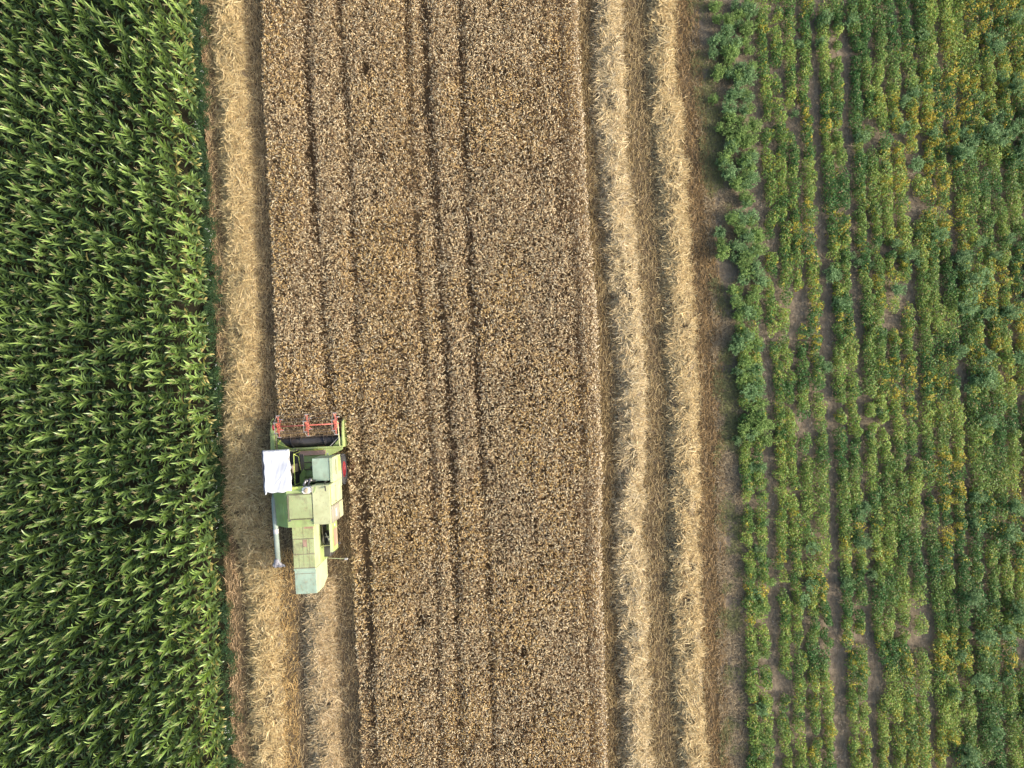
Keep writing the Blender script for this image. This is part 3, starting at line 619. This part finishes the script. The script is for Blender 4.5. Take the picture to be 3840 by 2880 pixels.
# reel
RY, RZ, RR = 1.84, 1.17, .44
reel = B().tube([(-1.40, RY, RZ), (1.17, RY, RZ)], .028, 10).out('reel', P_RED, None, 0, smooth=True)
TH = [R(6 + 60 * k) for k in range(6)]
for cx in (-1.27, -.10, 1.04):
    b = B(); g_ = B()
    for k, t in enumerate(TH):
        for sx in (-.045, .045):
            px = cx + sx; qx = cx - sx * (.25 if k % 2 else 1.1)
            b.tube([(px, RY + .03 * math.cos(t), RZ + .03 * math.sin(t)), (qx, RY + RR * math.cos(t), RZ + RR * math.sin(t))], .017, 6)
        t2 = TH[(k + 1) % 6]
        g_.tube([(cx - .05, RY + (RR - .02) * math.cos(t), RZ + (RR - .02) * math.sin(t)), (cx - .05, RY + (RR - .02) * math.cos(t2), RZ + (RR - .02) * math.sin(t2))], .008, 6)
    b.lathe_x([(-.05, .0), (-.05, .045), (.05, .045), (.05, .0)], cx, RY, RZ, 14)
    sp = b.out('reel_star', P_RED, reel, 0)
    g_.out('star_rim', P_GREY, reel, 0)
    for k, t in enumerate(TH):
        c_ = B(); c_.box(-.075, .075, -.022, .022, -.012, .012, Matrix.Translation((cx, RY + RR * math.cos(t), RZ + RR * math.sin(t))) @ Matrix.Rotation(t + math.pi / 2, 4, 'X'))
        c_.out('bearing_plate', P_GREY, reel, 0)
for t in TH:
    y_, z_ = RY + (RR + .02) * math.cos(t), RZ + (RR + .02) * math.sin(t)
    b = B(); b.tube([(-1.36, y_, z_), (1.12, y_, z_)], .011, 6)
    for i in range(17):
        x = -1.30 + i * .148; b.tube([(x, y_, z_), (x, y_ - .05, z_ - .20)], .004, 4)
    b.out('tine_bar', P_TINE, reel, 0)
B().lathe_x([(-.03, 0), (-.03, .13), (.03, .13), (.03, 0)], -1.46, RY - .02, RZ, 20).out('drive_sprocket', P_RIM, reel, 0)
# intake auger
au = B().lathe_x([(-1.45, 0), (-1.45, .20), (1.12, .20), (1.12, 0)], 0, 1.13, .47, 28).out('intake_auger', P_DARK, None, 0, smooth=False)
def helix(x0, x1, turns, hand):
    b = B(); n = int(abs(turns) * 24); pr = None
    for i in range(n + 1):
        a = hand * 6.28319 * turns * i / n; x = x0 + (x1 - x0) * i / n
        r0 = b.bm.verts.new((x, 1.13 + .195 * math.cos(a), .47 + .195 * math.sin(a))); r1 = b.bm.verts.new((x, 1.13 + .29 * math.cos(a), .47 + .29 * math.sin(a)))
        if pr: b.bm.faces.new((pr[0], pr[1], r1, r0))
        pr = (r0, r1)
    o = b.out('auger_flight', P_STEEL, au, 0); md = o.modifiers.new('thick', 'SOLIDIFY'); md.thickness = .006
helix(-1.44, -.55, 2.2, 1); helix(1.11, .25, 2.2, -1)
# chassis, feeder house, axle -----------------------------------------
B().box(-.50, .60, -3.50, -.30, .55, 1.30).box(-1.0, 1.0, -.15, .0, .5, .7).box(-.8, .8, -3.2, -3.1, .35, .5).out('chassis', P_DARK)
fh = B().prism([(.86, .30), (.86, .80), (.40, 1.05), (-.45, 1.50), (-.45, .9)], 'x', -.42, .50).out('feeder_house', P_DGREEN)
B().prism([(.60, .968), (.78, .871), (.78, .895), (.60, .992)], 'x', -.55, .52).out('dusty_ledge', P_RUST, fh, 0)
for y_, z_ in ((.33, 1.10), (.06, 1.25), (-.22, 1.39)): B().box(-.36, .46, y_ - .02, y_ + .02, z_ - .03, z_ + .02).out('cross_rib', P_SEAM if y_ > 0 else P_DGREEN, fh, .003)
B().box(-.02, .32, .10, .20, 1.20, 1.31).out('grey_bracket', P_STEEL, fh)
# wheels
def wheel(x, y, r, wd, rimside, part):
    h = wd / 2; t = B().lathe_x([(-h * .8, r * .52), (-h, r * .62), (-h * .98, r * .86), (-h * .78, r * .95), (0, r * .97), (h * .78, r * .95), (h * .98, r * .86), (h, r * .62), (h * .8, r * .52)], x, y, r, 44)
    n = 22
    for k in range(n):
        for sgn in (-1, 1):
            a = 6.28319 * (k + (.5 if sgn > 0 else 0)) / n
            M = Matrix.Translation((x, y, r)) @ Matrix.Rotation(a, 4, 'X') @ Matrix.Translation((sgn * h * .47, 0, r * .965)) @ Matrix.Rotation(sgn * R(35), 4, 'Z')
            t.box(-h * .55, h * .55, -.022, .022, -.03, .03, M)
    t = t.out(part, P_RUBBER, None, .004)
    rm = B(); s_ = rimside
    rm.lathe_x([(s_ * h * .82, r * .53), (s_ * h * .86, r * .50), (s_ * h * .45, r * .44), (s_ * h * .38, r * .20), (s_ * h * .62, r * .16), (s_ * h * .62, .001)], x, y, r, 32)
    for k in range(8):
        a = 6.28319 * k / 8; rm.lathe_x([(-.02 * s_, .014), (s_ * .03, .014), (s_ * .03, .001)], x + s_ * h * .42, y + r * .30 * math.cos(a), r + r * .30 * math.sin(a), 6)
    rm.out('rim', P_RIM, t, 0)
wheel(.985, -.07, .62, .43, 1, 'front_wheel'); wheel(-1.02, -.07, .62, .43, -1, 'front_wheel')
wheel(.42, -3.05, .40, .26, 1, 'rear_wheel'); wheel(-.42, -3.05, .42, .28, -1, 'rear_wheel')
# operator platform -----------------------------------------------------
pf = B().box(-1.28, -.44, -.58, .92, 1.38, 1.46).out('platform', P_DARK)
B().box(-1.28, -.46, .86, .92, 1.47, 1.95).out('front_rail_panel', P_DGREEN, pf)
B().box(-.98, -.62, -.30, .10, 1.47, 1.85).box(-.98, -.62, -.38, -.30, 1.47, 2.25).out('seat', P_DARK, pf, .03)
B().prism([(-.62, -.28), (-.56, -.16), (-.56, .0), (-.62, .06)], 'z', 1.98, 2.02).out('armrest', P_GREY, pf)
co = B().box(-.64, -.46, .02, .34, 1.47, 2.16).out('steering_console', P_TAN, pf, .02)
B().lathe_z([(.001, 2.163), (.055, 2.163), (.055, 2.185), (.001, 2.187)], -.55, .27, 18).out('gauge', P_WHITE, co, 0)
B().box(-.60, -.57, .06, .17, 2.163, 2.175).box(-.54, -.52, .06, .17, 2.163, 2.175).box(-.50, -.49, .06, .17, 2.163, 2.170).out('switch_slots', P_DARK, co, 0)
sw = B(); 
for k in range(20):
    a0, a1 = 6.28319 * k / 20, 6.28319 * (k + 1) / 20; f = lambda a: (-.80 + .19 * math.cos(a), .30 + .17 * math.sin(a), 2.16 + .07 * math.sin(a)); sw.tube([f(a0), f(a1)], .012, 6, False)
sw.tube([(-.80, .30, 2.16), (-.80, .44, 1.5)], .02); sw.tube([(-.98, .30, 2.16), (-.62, .30, 2.16)], .009)
sw.out('steering_wheel', P_DARK, pf, 0)
b = B(); b.tube([(-.39, .80, 1.4), (-.39, .78, 2.22), (-.39, .3, 2.24), (-.395, -.42, 2.22), (-.40, -.44, 1.4)], .018); b.tube([(-.39, .78, 2.22), (-.26, .66, 2.05), (-.24, .10, 1.9)], .015)
b.out('hand_rail', P_BRIGHT, pf, 0)
B().prism([(-.38, -.50), (-.18, -.50), (-.14, .02), (-.20, .14), (-.38, -.12)], 'z', 1.62, 1.65).out('side_step', P_DGREEN, pf)
B().box(-.37, -.22, -.05, .70, 1.47, 1.50).out('walkway', P_STEEL, pf)
cf = B()
for x_ in (-1.29, -.36):
    for y_ in (-.46, .93): cf.tube([(x_, y_, 1.45), (x_, y_, 3.0)], .018)
cf.box(-1.36, -1.30, -.52, 1.01, 2.98, 3.02).box(-.39, -.34, -.50, .99, 2.98, 3.02).box(-1.30, -.39, .95, 1.0, 2.98, 3.02).box(-1.30, -.39, -.53, -.48, 2.98, 3.02)
cf.out('canopy_frame', P_DARK, pf, 0)
# engine cover and side shield
ec = B().prism([(.42, 1.4), (.42, 2.60), (1.085, 2.60), (1.085, 1.4)], 'y', -.27, .60).out('engine_cover', P_TEAL)
sd_ = B().prism([(.62, 1.40), (.62, 2.56), (.585, 2.63), (-.345, 2.63), (-.345, 1.30), (.20, 1.30)], 'x', 1.09, 1.215).out('side_cover', P_PALE)
B().box(1.205, 1.222, -.08, .50, 2.13, 2.20).out('vent_slot', P_DARK, sd_, 0)
B().prism([(-.02, 1.36), (.58, 1.44), (.58, 1.78), (-.02, 1.78)], 'x', 1.216, 1.224).out('lower_vent', P_GREEN, sd_, .002)
B().box(1.09, 1.205, -.66, -.352, 1.25, 1.72).out('rear_skirt', P_PALE, sd_)
B().lathe_z([(.001, 1.90), (.03, 1.90), (.04, 1.95), (.001, 1.96)], .86, .70, 12).out('work_lamp', P_GREY, None, 0)
B().box(.43, 1.08, -.36, -.28, 1.5, 2.12).box(.50, .75, -.345, -.29, 2.12, 2.3).out('engine', P_DARK)
B().tube([(.92, -.30, 2.2), (.92, -.31, 2.74), (.96, -.34, 2.93), (1.04, -.50, 3.20), (1.06, -.56, 3.27)], .026, 10).out('exhaust_pipe', P_STEEL, None, 0)
# grain tank ------------------------------------------------------------
tk = B().prism([(-1.20, 1.50), (-1.20, 2.36), (-.50, 3.02), (.495, 3.02), (.495, 1.5)], 'y', -1.93, -.52).out('grain_tank', P_GREEN)
B().prism([(-1.208, 2.362), (-.508, 3.022), (-.50, 3.028), (-1.21, 2.35)], 'y', -1.935, -.60).out('tank_side_panel', P_DGREEN, tk, 0)  # shade on the left slope painted in as a darker green
M_ = Matrix.Translation((-.85, -1.36, 2.705)) @ Matrix.Rotation(-math.atan2(.66, .70), 4, 'Y')
B().box(-.16, .24, -.34, .34, -.008, .012, M_).out('inspection_hatch', P_DGREEN, tk, .004)
B().box(-.50, .12, -.63, -.40, 2.90, 2.99).out('front_shelf', P_BRIGHT, tk)
ld = B().box(-.42, .47, -1.60, -.70, 3.024, 3.062).out('tank_lid', P_LID, tk, .03)
b = B(); rr_ = .07; fx0, fx1, fy0, fy1 = -.445, .49, -1.635, -.675; pts = []
for (cx_, cy_, a0) in ((fx1 - rr_, fy1 - rr_, 0), (fx0 + rr_, fy1 - rr_, 90), (fx0 + rr_, fy0 + rr_, 180), (fx1 - rr_, fy0 + rr_, 270)):
    for k in range(4): a = R(a0 + 30 * k); pts.append((cx_ + rr_ * math.cos(a), cy_ + rr_ * math.sin(a), 3.045))
pts.append(pts[0]); b.tube(pts, .017, 6); b.out('lid_seal', P_SEAM, tk, 0)
for cx_ in (fx0 + .03, fx1 - .05): B().prism([(cx_ - .06, -1.71), (cx_ + .06, -1.68), (cx_, -1.60)], 'z', 3.024, 3.035).out('lid_catch', P_STEEL, tk, .002)
rt = B().prism([(-.37, 1.25), (-.37, 3.07), (-.42, 3.09), (-1.86, 3.09), (-1.86, 1.25)], 'x', .502, 1.165).out('engine_housing', P_YEL)
B().box(1.166, 1.185, -1.18, -.37, 1.28, 2.92).out('side_door', P_PALE, rt)
B().box(1.166, 1.178, -1.19, -.37, 2.935, 3.06).out('painted_shade_strip', P_GREEN, rt, .003)  # green strip added to paint the stripe of shade along the top edge
b = B(); b.box(1.186, 1.190, -1.13, -.50, 2.275, 2.29).box(1.186, 1.196, -.53, -.51, 2.20, 2.38).box(1.186, 1.196, -1.12, -1.10, 2.20, 2.38); b.out('door_hinge', P_SEAM, rt, 0)
gr = B().box(1.166, 1.205, -1.855, -1.20, 1.30, 3.02).out('radiator_screen', P_GRILLE, rt)
b = B(); b.box(1.206, 1.210, -1.83, -1.22, 2.74, 2.76).box(1.206, 1.210, -1.83, -1.22, 1.90, 1.93).box(1.206, 1.210, -1.24, -1.22, 1.93, 2.74).box(1.206, 1.210, -1.83, -1.81, 1.93, 2.74); b.out('screen_frame', P_SEAM, gr, 0)
B().box(1.206, 1.209, -1.83, -1.23, 1.34, 1.87).out('lower_screen', P_YEL, gr, 0)
B().box(1.206, 1.211, -1.70, -1.36, 2.25, 2.52).out('name_plate', P_GREY, gr, .002)
tx = bpy.data.curves.new('lettering', 'FONT'); tx.body = 'CLAAS'; tx.size = .15; tx.extrude = .003; tx.align_x = 'CENTER'; tx.align_y = 'CENTER'
to = bpy.data.objects.new('lettering_source', tx); COL.objects.link(to); dg = bpy.context.evaluated_depsgraph_get(); tm = bpy.data.meshes.new_from_object(to.evaluated_get(dg)); bpy.data.objects.remove(to)
tm.name = 'lettering'; tm.materials.clear(); tm.materials.append(P_WHITE); lo = bpy.data.objects.new('lettering', tm); COL.objects.link(lo); lo.parent = gr
lo.matrix_local = Matrix.Translation((1.2135, -1.53, 2.40)) @ Matrix(((0, 0, 1, 0), (1, 0, 0, 0), (0, 1, 0, 0), (0, 0, 0, 1))) @ Matrix.Diagonal((.62, 1, 1, 1))
B().prism([(.56, -.66), (.60, -.60), (.66, -.42), (.60, -.42)], 'z', 3.095, 3.10).out('rub_mark', P_DGREEN, rt, 0)
# air cleaner on the tank front
ac = B().box(.12, .44, -.66, -.42, 2.70, 3.13).out('air_cleaner', P_WHITE, None, .05)
B().lathe_z([(.10, 3.131), (.10, 3.15), (.06, 3.17), (.001, 3.175)], .30, -.54, 16).out('cleaner_cap', P_TAN, ac, 0, smooth=True)
B().lathe_z([(.032, 3.131), (.032, 3.165), (.001, 3.17)], .165, -.575, 12).out('bolt_cap', P_WHITE, ac, 0)
B().box(.455, .485, -.62, -.40, 2.7, 3.10).out('heat_shield', P_GREY, ac)
b = B(); b.tube([(.14, -.40, 2.9), (.20, -.22, 2.8), (.24, -.20, 2.3)], .055, 12); b.tube([(.30, -.40, 2.85), (.35, -.22, 2.75), (.50, -.26, 2.6)], .045, 12); b.lathe_z([(.07, 2.75), (.075, 2.80), (.04, 2.84), (.001, 2.845)], .22, -.22); b.lathe_z([(.08, 2.72), (.085, 2.77), (.04, 2.81), (.001, 2.815)], .36, -.20)
b.out('intake_pipes', P_STEEL, ac, 0, smooth=True)
# straw walker body -----------------------------------------------------
wb = B().prism([(-.52, .75), (-.52, 2.50), (.315, 2.50), (.315, .75)], 'y', -3.635, -1.935).out('straw_walker_body', P_LID)
B().box(.316, .325, -3.63, -1.94, 1.80, 2.49).out('side_strip', P_BRIGHT if False else P_YEL, wb, .003)  # yellow strip, painted paler for the extra sun on a tilted face
B().prism([(-3.63, .78), (-3.63, 1.79), (-2.98, 1.79), (-2.98, .78)], 'x', .316, .345).out('side_panel', P_GREEN, wb, .004)
b = B(); b.box(-.515, .31, -2.505, -2.475, 2.501, 2.509).box(-.515, .31, -3.095, -3.065, 2.501, 2.509).box(-.515, .31, -3.63, -3.60, 2.501, 2.507)
for x_ in (-.10,): b.box(x_ - .006, x_ + .006, -2.47, -1.96, 2.501, 2.506)
for x_ in (-.49, -.13, .03, .12): b.box(x_ - .007, x_ + .007, -3.06, -2.51, 2.501, 2.506)
for x_ in (-.30, -.12, .10): b.box(x_ - .005, x_ + .005, -3.59, -3.10, 2.501, 2.505)
b.out('panel_seams', P_SEAM, wb, 0)
B().box(-.12, .03, -2.80, -2.52, 2.5012, 2.5045).out('rusty_patch', P_RUST, wb, 0)
B().box(-.05, .31, -2.10, -1.96, 2.5012, 2.504).out('rusty_patch', P_RUST, wb, 0)
b = B()
for y_ in (-2.15, -2.3, -2.8, -3.2, -3.5):
    for x_ in (-.45, -.2, .0, .25): b.lathe_z([(.008, 2.501), (.008, 2.506), (.001, 2.507)], x_ + .03 * math.sin(y_ * 9), y_, 6)
b.out('rivets', P_STEEL, wb, 0)
bay = B().box(.32, .75, -2.95, -1.95, 1.0, 1.04).box(.33, .74, -1.95, -1.93, 1.0, 1.9).out('belt_bay_floor', P_DARK, None, 0)
B().box(.50, .74, -2.42, -1.96, 1.05, 1.35).out('green_housing', P_DGREEN, bay)
def pulley(x, y, z, r):
    b = B().lathe_x([(-.03, 0.02), (-.03, r), (-.012, r * .9), (.012, r * .9), (.03, r), (.03, r * .82), (.01, r * .8), (.01, .05), (.05, .05), (.05, .01)], x, y, z, 26); b.out('pulley', P_STEEL, bay, 0)
pulley(.44, -2.72, 1.45, .24); pulley(.43, -2.15, 1.55, .10)
b = B(); b.tube([(.42, -2.10, 1.66), (.44, -2.60, 1.69)], .014, 6); b.tube([(.42, -2.18, 1.45), (.44, -2.80, 1.22)], .014, 6); b.out('drive_belt', P_RUBBER, bay, 0)
b = B(); b.box(.40, .43, -2.50, -2.02, 1.60, 1.66); b.out('tensioner_arm', P_TAN, bay)
b = B(); b.tube([(.50, -2.50, 1.5), (.60, -2.85, 1.4)], .018, 6); b.tube([(.48, -2.65, 1.55), (.72, -2.62, 1.5)], .014, 6); b.box(.58, .66, -2.80, -2.70, 1.3, 1.5); b.out('linkage', P_WHITE, bay, 0)
B().tube([(.32, -2.97, 1.72), (.78, -2.94, 1.78)], .014, 6).out('stay_rod', P_YEL, bay, 0)
sh = B().prism([(.755, 1.15), (.755, 1.88), (.875, 1.88), (.885, 1.15)], 'y', -3.20, -2.06).out('rear_side_shield', P_GREEN)
B().box(.756, .874, -3.195, -2.065, 1.881, 1.886).out('shield_top', P_PALE, sh, 0)
B().prism([(-3.00, 1.20), (-3.00, 1.72), (-2.33, 1.72), (-2.33, 1.20)], 'x', .884, .890).out('rusty_panel', P_RUST, sh, 0)
B().lathe_x([(.0, .06), (.012, .05), (.014, .001)], .884, -2.18, 1.52, 16).out('round_cap', P_WHITE, sh, 0)
# rear hood
rh = B().prism([(-3.66, .80), (-3.66, 2.42), (-4.64, 2.40), (-4.655, 1.50), (-4.42, .80)], 'x', -.53, .298).out('rear_hood', P_TEAL)
B().prism([(-3.665, .79), (-3.665, 2.41), (-4.63, 2.39), (-4.645, 1.50), (-4.41, .79)], 'x', .299, .306).out('hood_side', P_PALE, rh, 0)  # thin skin; sun on the right face painted in as a paler green
B().box(-.545, .305, -3.72, -3.64, 2.41, 2.465).out('hood_lip', P_TEAL, rh, .01)
B().box(-.50, .28, -3.86, -3.845, 2.416, 2.424).out('hood_fold', P_SEAM, rh, 0)
# unloading auger
ua = B().tube([(-1.20, -.70, 2.20), (-1.21, -.95, 2.34), (-1.20, -1.4, 2.38), (-1.145, -3.33, 2.42)], .098, 18).out('unloading_auger', P_TUBE, None, 0, smooth=True)
B().tube([(-1.176, -2.07, 2.40), (-1.170, -2.25, 2.402)], .106, 18).out('tube_collar', P_GREY, ua, 0, smooth=False)
b = B(); rings = []
for i, (y_, z_, rx, rz_) in enumerate(((-3.22, 2.42, .115, .115), (-3.36, 2.42, .13, .13), (-3.45, 2.36, .19, .12), (-3.55, 2.20, .23, .10), (-3.60, 1.98, .21, .09))):
    rings.append([b.bm.verts.new((-1.17 - .05 * i / 4 + rx * math.cos(6.283 * k / 16), y_ + .04 * math.sin(k * 2.4) * (i > 1) + (rz_ * .5 if i > 2 else 0) * math.sin(6.283 * k / 16), z_ + rz_ * math.sin(6.283 * k / 16) * (1 if i < 3 else .5))) for k in range(16)])
for u_, v_ in zip(rings, rings[1:]):
    for k in range(16): b.bm.faces.new((u_[k], u_[(k + 1) % 16], v_[(k + 1) % 16], v_[k]))
o_ = b.out('rubber_spout', P_SPOUT, ua, 0); md = o_.modifiers.new('thick', 'SOLIDIFY'); md.thickness = .012
B().tube([(.34, -3.60, 1.22), (.42, -3.56, 1.25), (1.14, -3.63, 1.25)], .011, 6).out('lamp_arm', P_PALE, None, 0)
B().box(1.14, 1.27, -3.68, -3.60, 1.20, 1.28).out('rear_lamp', P_GREY, None, .01)
B().tube([(-.54, -3.38, 1.2), (-.74, -3.37, 1.2)], .012, 6).out('left_lamp_arm', P_STEEL, None, 0)

# white sheet thrown over the canopy frame --------------------------------
nx, ny = 44, 66; V = []; rs = np.random.default_rng(5)
for j in range(ny):
    for i in range(nx):
        u, v = i / (nx - 1), j / (ny - 1)
        x0 = -1.345 + .035 * math.sin(v * 3.0) * (1 - u); x1 = -.325 + .055 * v ** 2 * (1 if v < .93 else .8)
        x_ = x0 + (x1 - x0) * u + .012 * math.sin(v * 21) * (abs(2 * u - 1) > .9); y_ = 1.04 - 1.60 * v - .03 * math.sin(u * math.pi) * v + .015 * math.sin(u * 17) * (v > .95)
        z_ = 3.055 - .05 * math.sin(u * math.pi) * math.sin(v * math.pi)
        for (a, ph, am, wv) in ((.9, .3, .005, 5.0), (1.25, 1.7, .004, 9.0), (.6, .9, .002, 14.0)): z_ += am * math.sin(wv * (u * math.cos(a) * 1.6 + v * math.sin(a) * 1.2) * 2 + ph + 2 * math.sin(v * 3 + u))
        for (cu, cv, ang, ln_) in ((.80, .55, 1.15, .35), (.55, .72, .9, .3), (.35, .35, 1.3, .3)):
            du, dv = u - cu, (v - cv) * 1.57; t_ = du * math.cos(ang) - dv * math.sin(ang); s_ = du * math.sin(ang) + dv * math.cos(ang); z_ += .014 * math.exp(-(s_ / .03) ** 2 - (t_ / ln_) ** 2)
        edge = max(0, .05 - min(u, 1 - u)) / .05 + max(0, .03 - min(v, 1 - v)) / .03
        V.append((x_, y_, z_ - .10 * min(1, edge) ** 1.5))
Fc = [(j * nx + i, j * nx + i + 1, (j + 1) * nx + i + 1, (j + 1) * nx + i) for j in range(ny - 1) for i in range(nx - 1)]
def tail(i0, dx, dy):
    st = (ny - 1) * nx; b0 = len(V); seg = 5
    for k in range(1, seg + 1):
        for q in (0, 1, 2):
            p = V[st + i0 + q * 2]; V.append((p[0] + dx * k / seg + (q - 1) * -.006 * k, p[1] + dy * k / seg, p[2] - .05 * k / seg + .01 * (q == 1)))
    for q in (0, 1):
        a, c = st + i0 + q * 2, st + i0 + q * 2 + 2; Fc.append((a, c, b0 + q + 1, b0 + q))
        for k in range(seg - 1): Fc.append((b0 + k * 3 + q, b0 + k * 3 + q + 1, b0 + (k + 1) * 3 + q + 1, b0 + (k + 1) * 3 + q))
tail(0, -.035, -.10); tail(nx - 6, .14, -.20)
me = bpy.data.meshes.new('white_sheet'); me.from_pydata(V, [], Fc); me.materials.append(P_CLOTH)
for p in me.polygons: p.use_smooth = True
sheet_o = bpy.data.objects.new('white_sheet', me); COL.objects.link(sheet_o); sheet_o.location = root.location; sheet_o.rotation_euler = root.rotation_euler
md = sheet_o.modifiers.new('thick', 'SOLIDIFY'); md.thickness = .006
tag(sheet_o, 'white cloth sheet spread over the canopy above the driver platform', 'sheet')

# cut crop lying on the header platform
S = Soup(); n = 5200; lx = U(-1.46, 1.16, n); ly = .93 + .72 * rng.random(n) ** .55; lz = .24 + .22 * N1(lx * 3, ly * 3) + .28 * np.clip((ly - 1.28) / .35, 0, 1) * rng.random(n)
c, s_2 = math.cos(YAW), math.sin(YAW); wx = O[0] + lx * c - ly * s_2; wy = O[1] + lx * s_2 + ly * c
k = ly > 1.30; wx, wy, lz = wx[k], wy[k], lz[k]; n = len(wx)
add_straws(S, wx, wy, lz + .05, rng.normal(math.pi / 2, .9, n), U(.10, .3, n), U(.005, .010, n), mixc((.26, .18, .10), (.58, .44, .26), rng.random(n)), 1.3, .5, .6)
o = S.obj('cut_wheat', M_WHEAT); tag(o, 'freshly cut wheat heaped on the header behind the reel', 'cut wheat', kind='stuff')

# chaff that has settled on the machine
S = Soup(); pts = []
for (x0, x1, y0, y1, z0, z1, m) in ((-.95, 1.1, .52, .82, .885, .885, 170), (-.35, .45, -.35, .55, 1.50, 1.02, 120), (-.48, .46, -1.9, -.68, 3.07, 3.07, 60), (-.48, .28, -3.6, -1.98, 2.512, 2.512, 150), (-.5, .28, -4.6, -3.75, 2.425, 2.41, 50), (.53, 1.1, -1.8, -.45, 3.097, 3.097, 30), (-.45, .1, -.62, -.42, 2.995, 2.995, 30)):
    a = rng.random(m); lx = x0 + (x1 - x0) * rng.random(m); ly = y0 + (y1 - y0) * a; pts.append(np.stack([lx, ly, z0 + (z1 - z0) * a + .006], -1))
pts = np.concatenate(pts); n = len(pts); wx = O[0] + pts[:, 0] * c - pts[:, 1] * s_2; wy = O[1] + pts[:, 0] * s_2 + pts[:, 1] * c
K = 3; az = U(0, 6.28, n); st = dirv(az, 0 * az) * U(.015, .045, n)[:, None]; P0 = np.stack([wx, wy, pts[:, 2]], -1); bend_ = dirv(az + rng.normal(0, .6, n), 0 * az) * U(.01, .05, n)[:, None]
S.ribbons(np.stack([P0, P0 + st, P0 + st + bend_], 1), np.full((n, 3), .004), np.stack([-np.sin(az), np.cos(az), 0 * az], -1), mixc((.30, .22, .12), (.66, .53, .32), rng.random(n)))
o = S.obj('chaff', M_STRAW); tag(o, 'loose chaff and bits of straw lying on the top panels of the machine', 'chaff', kind='stuff')
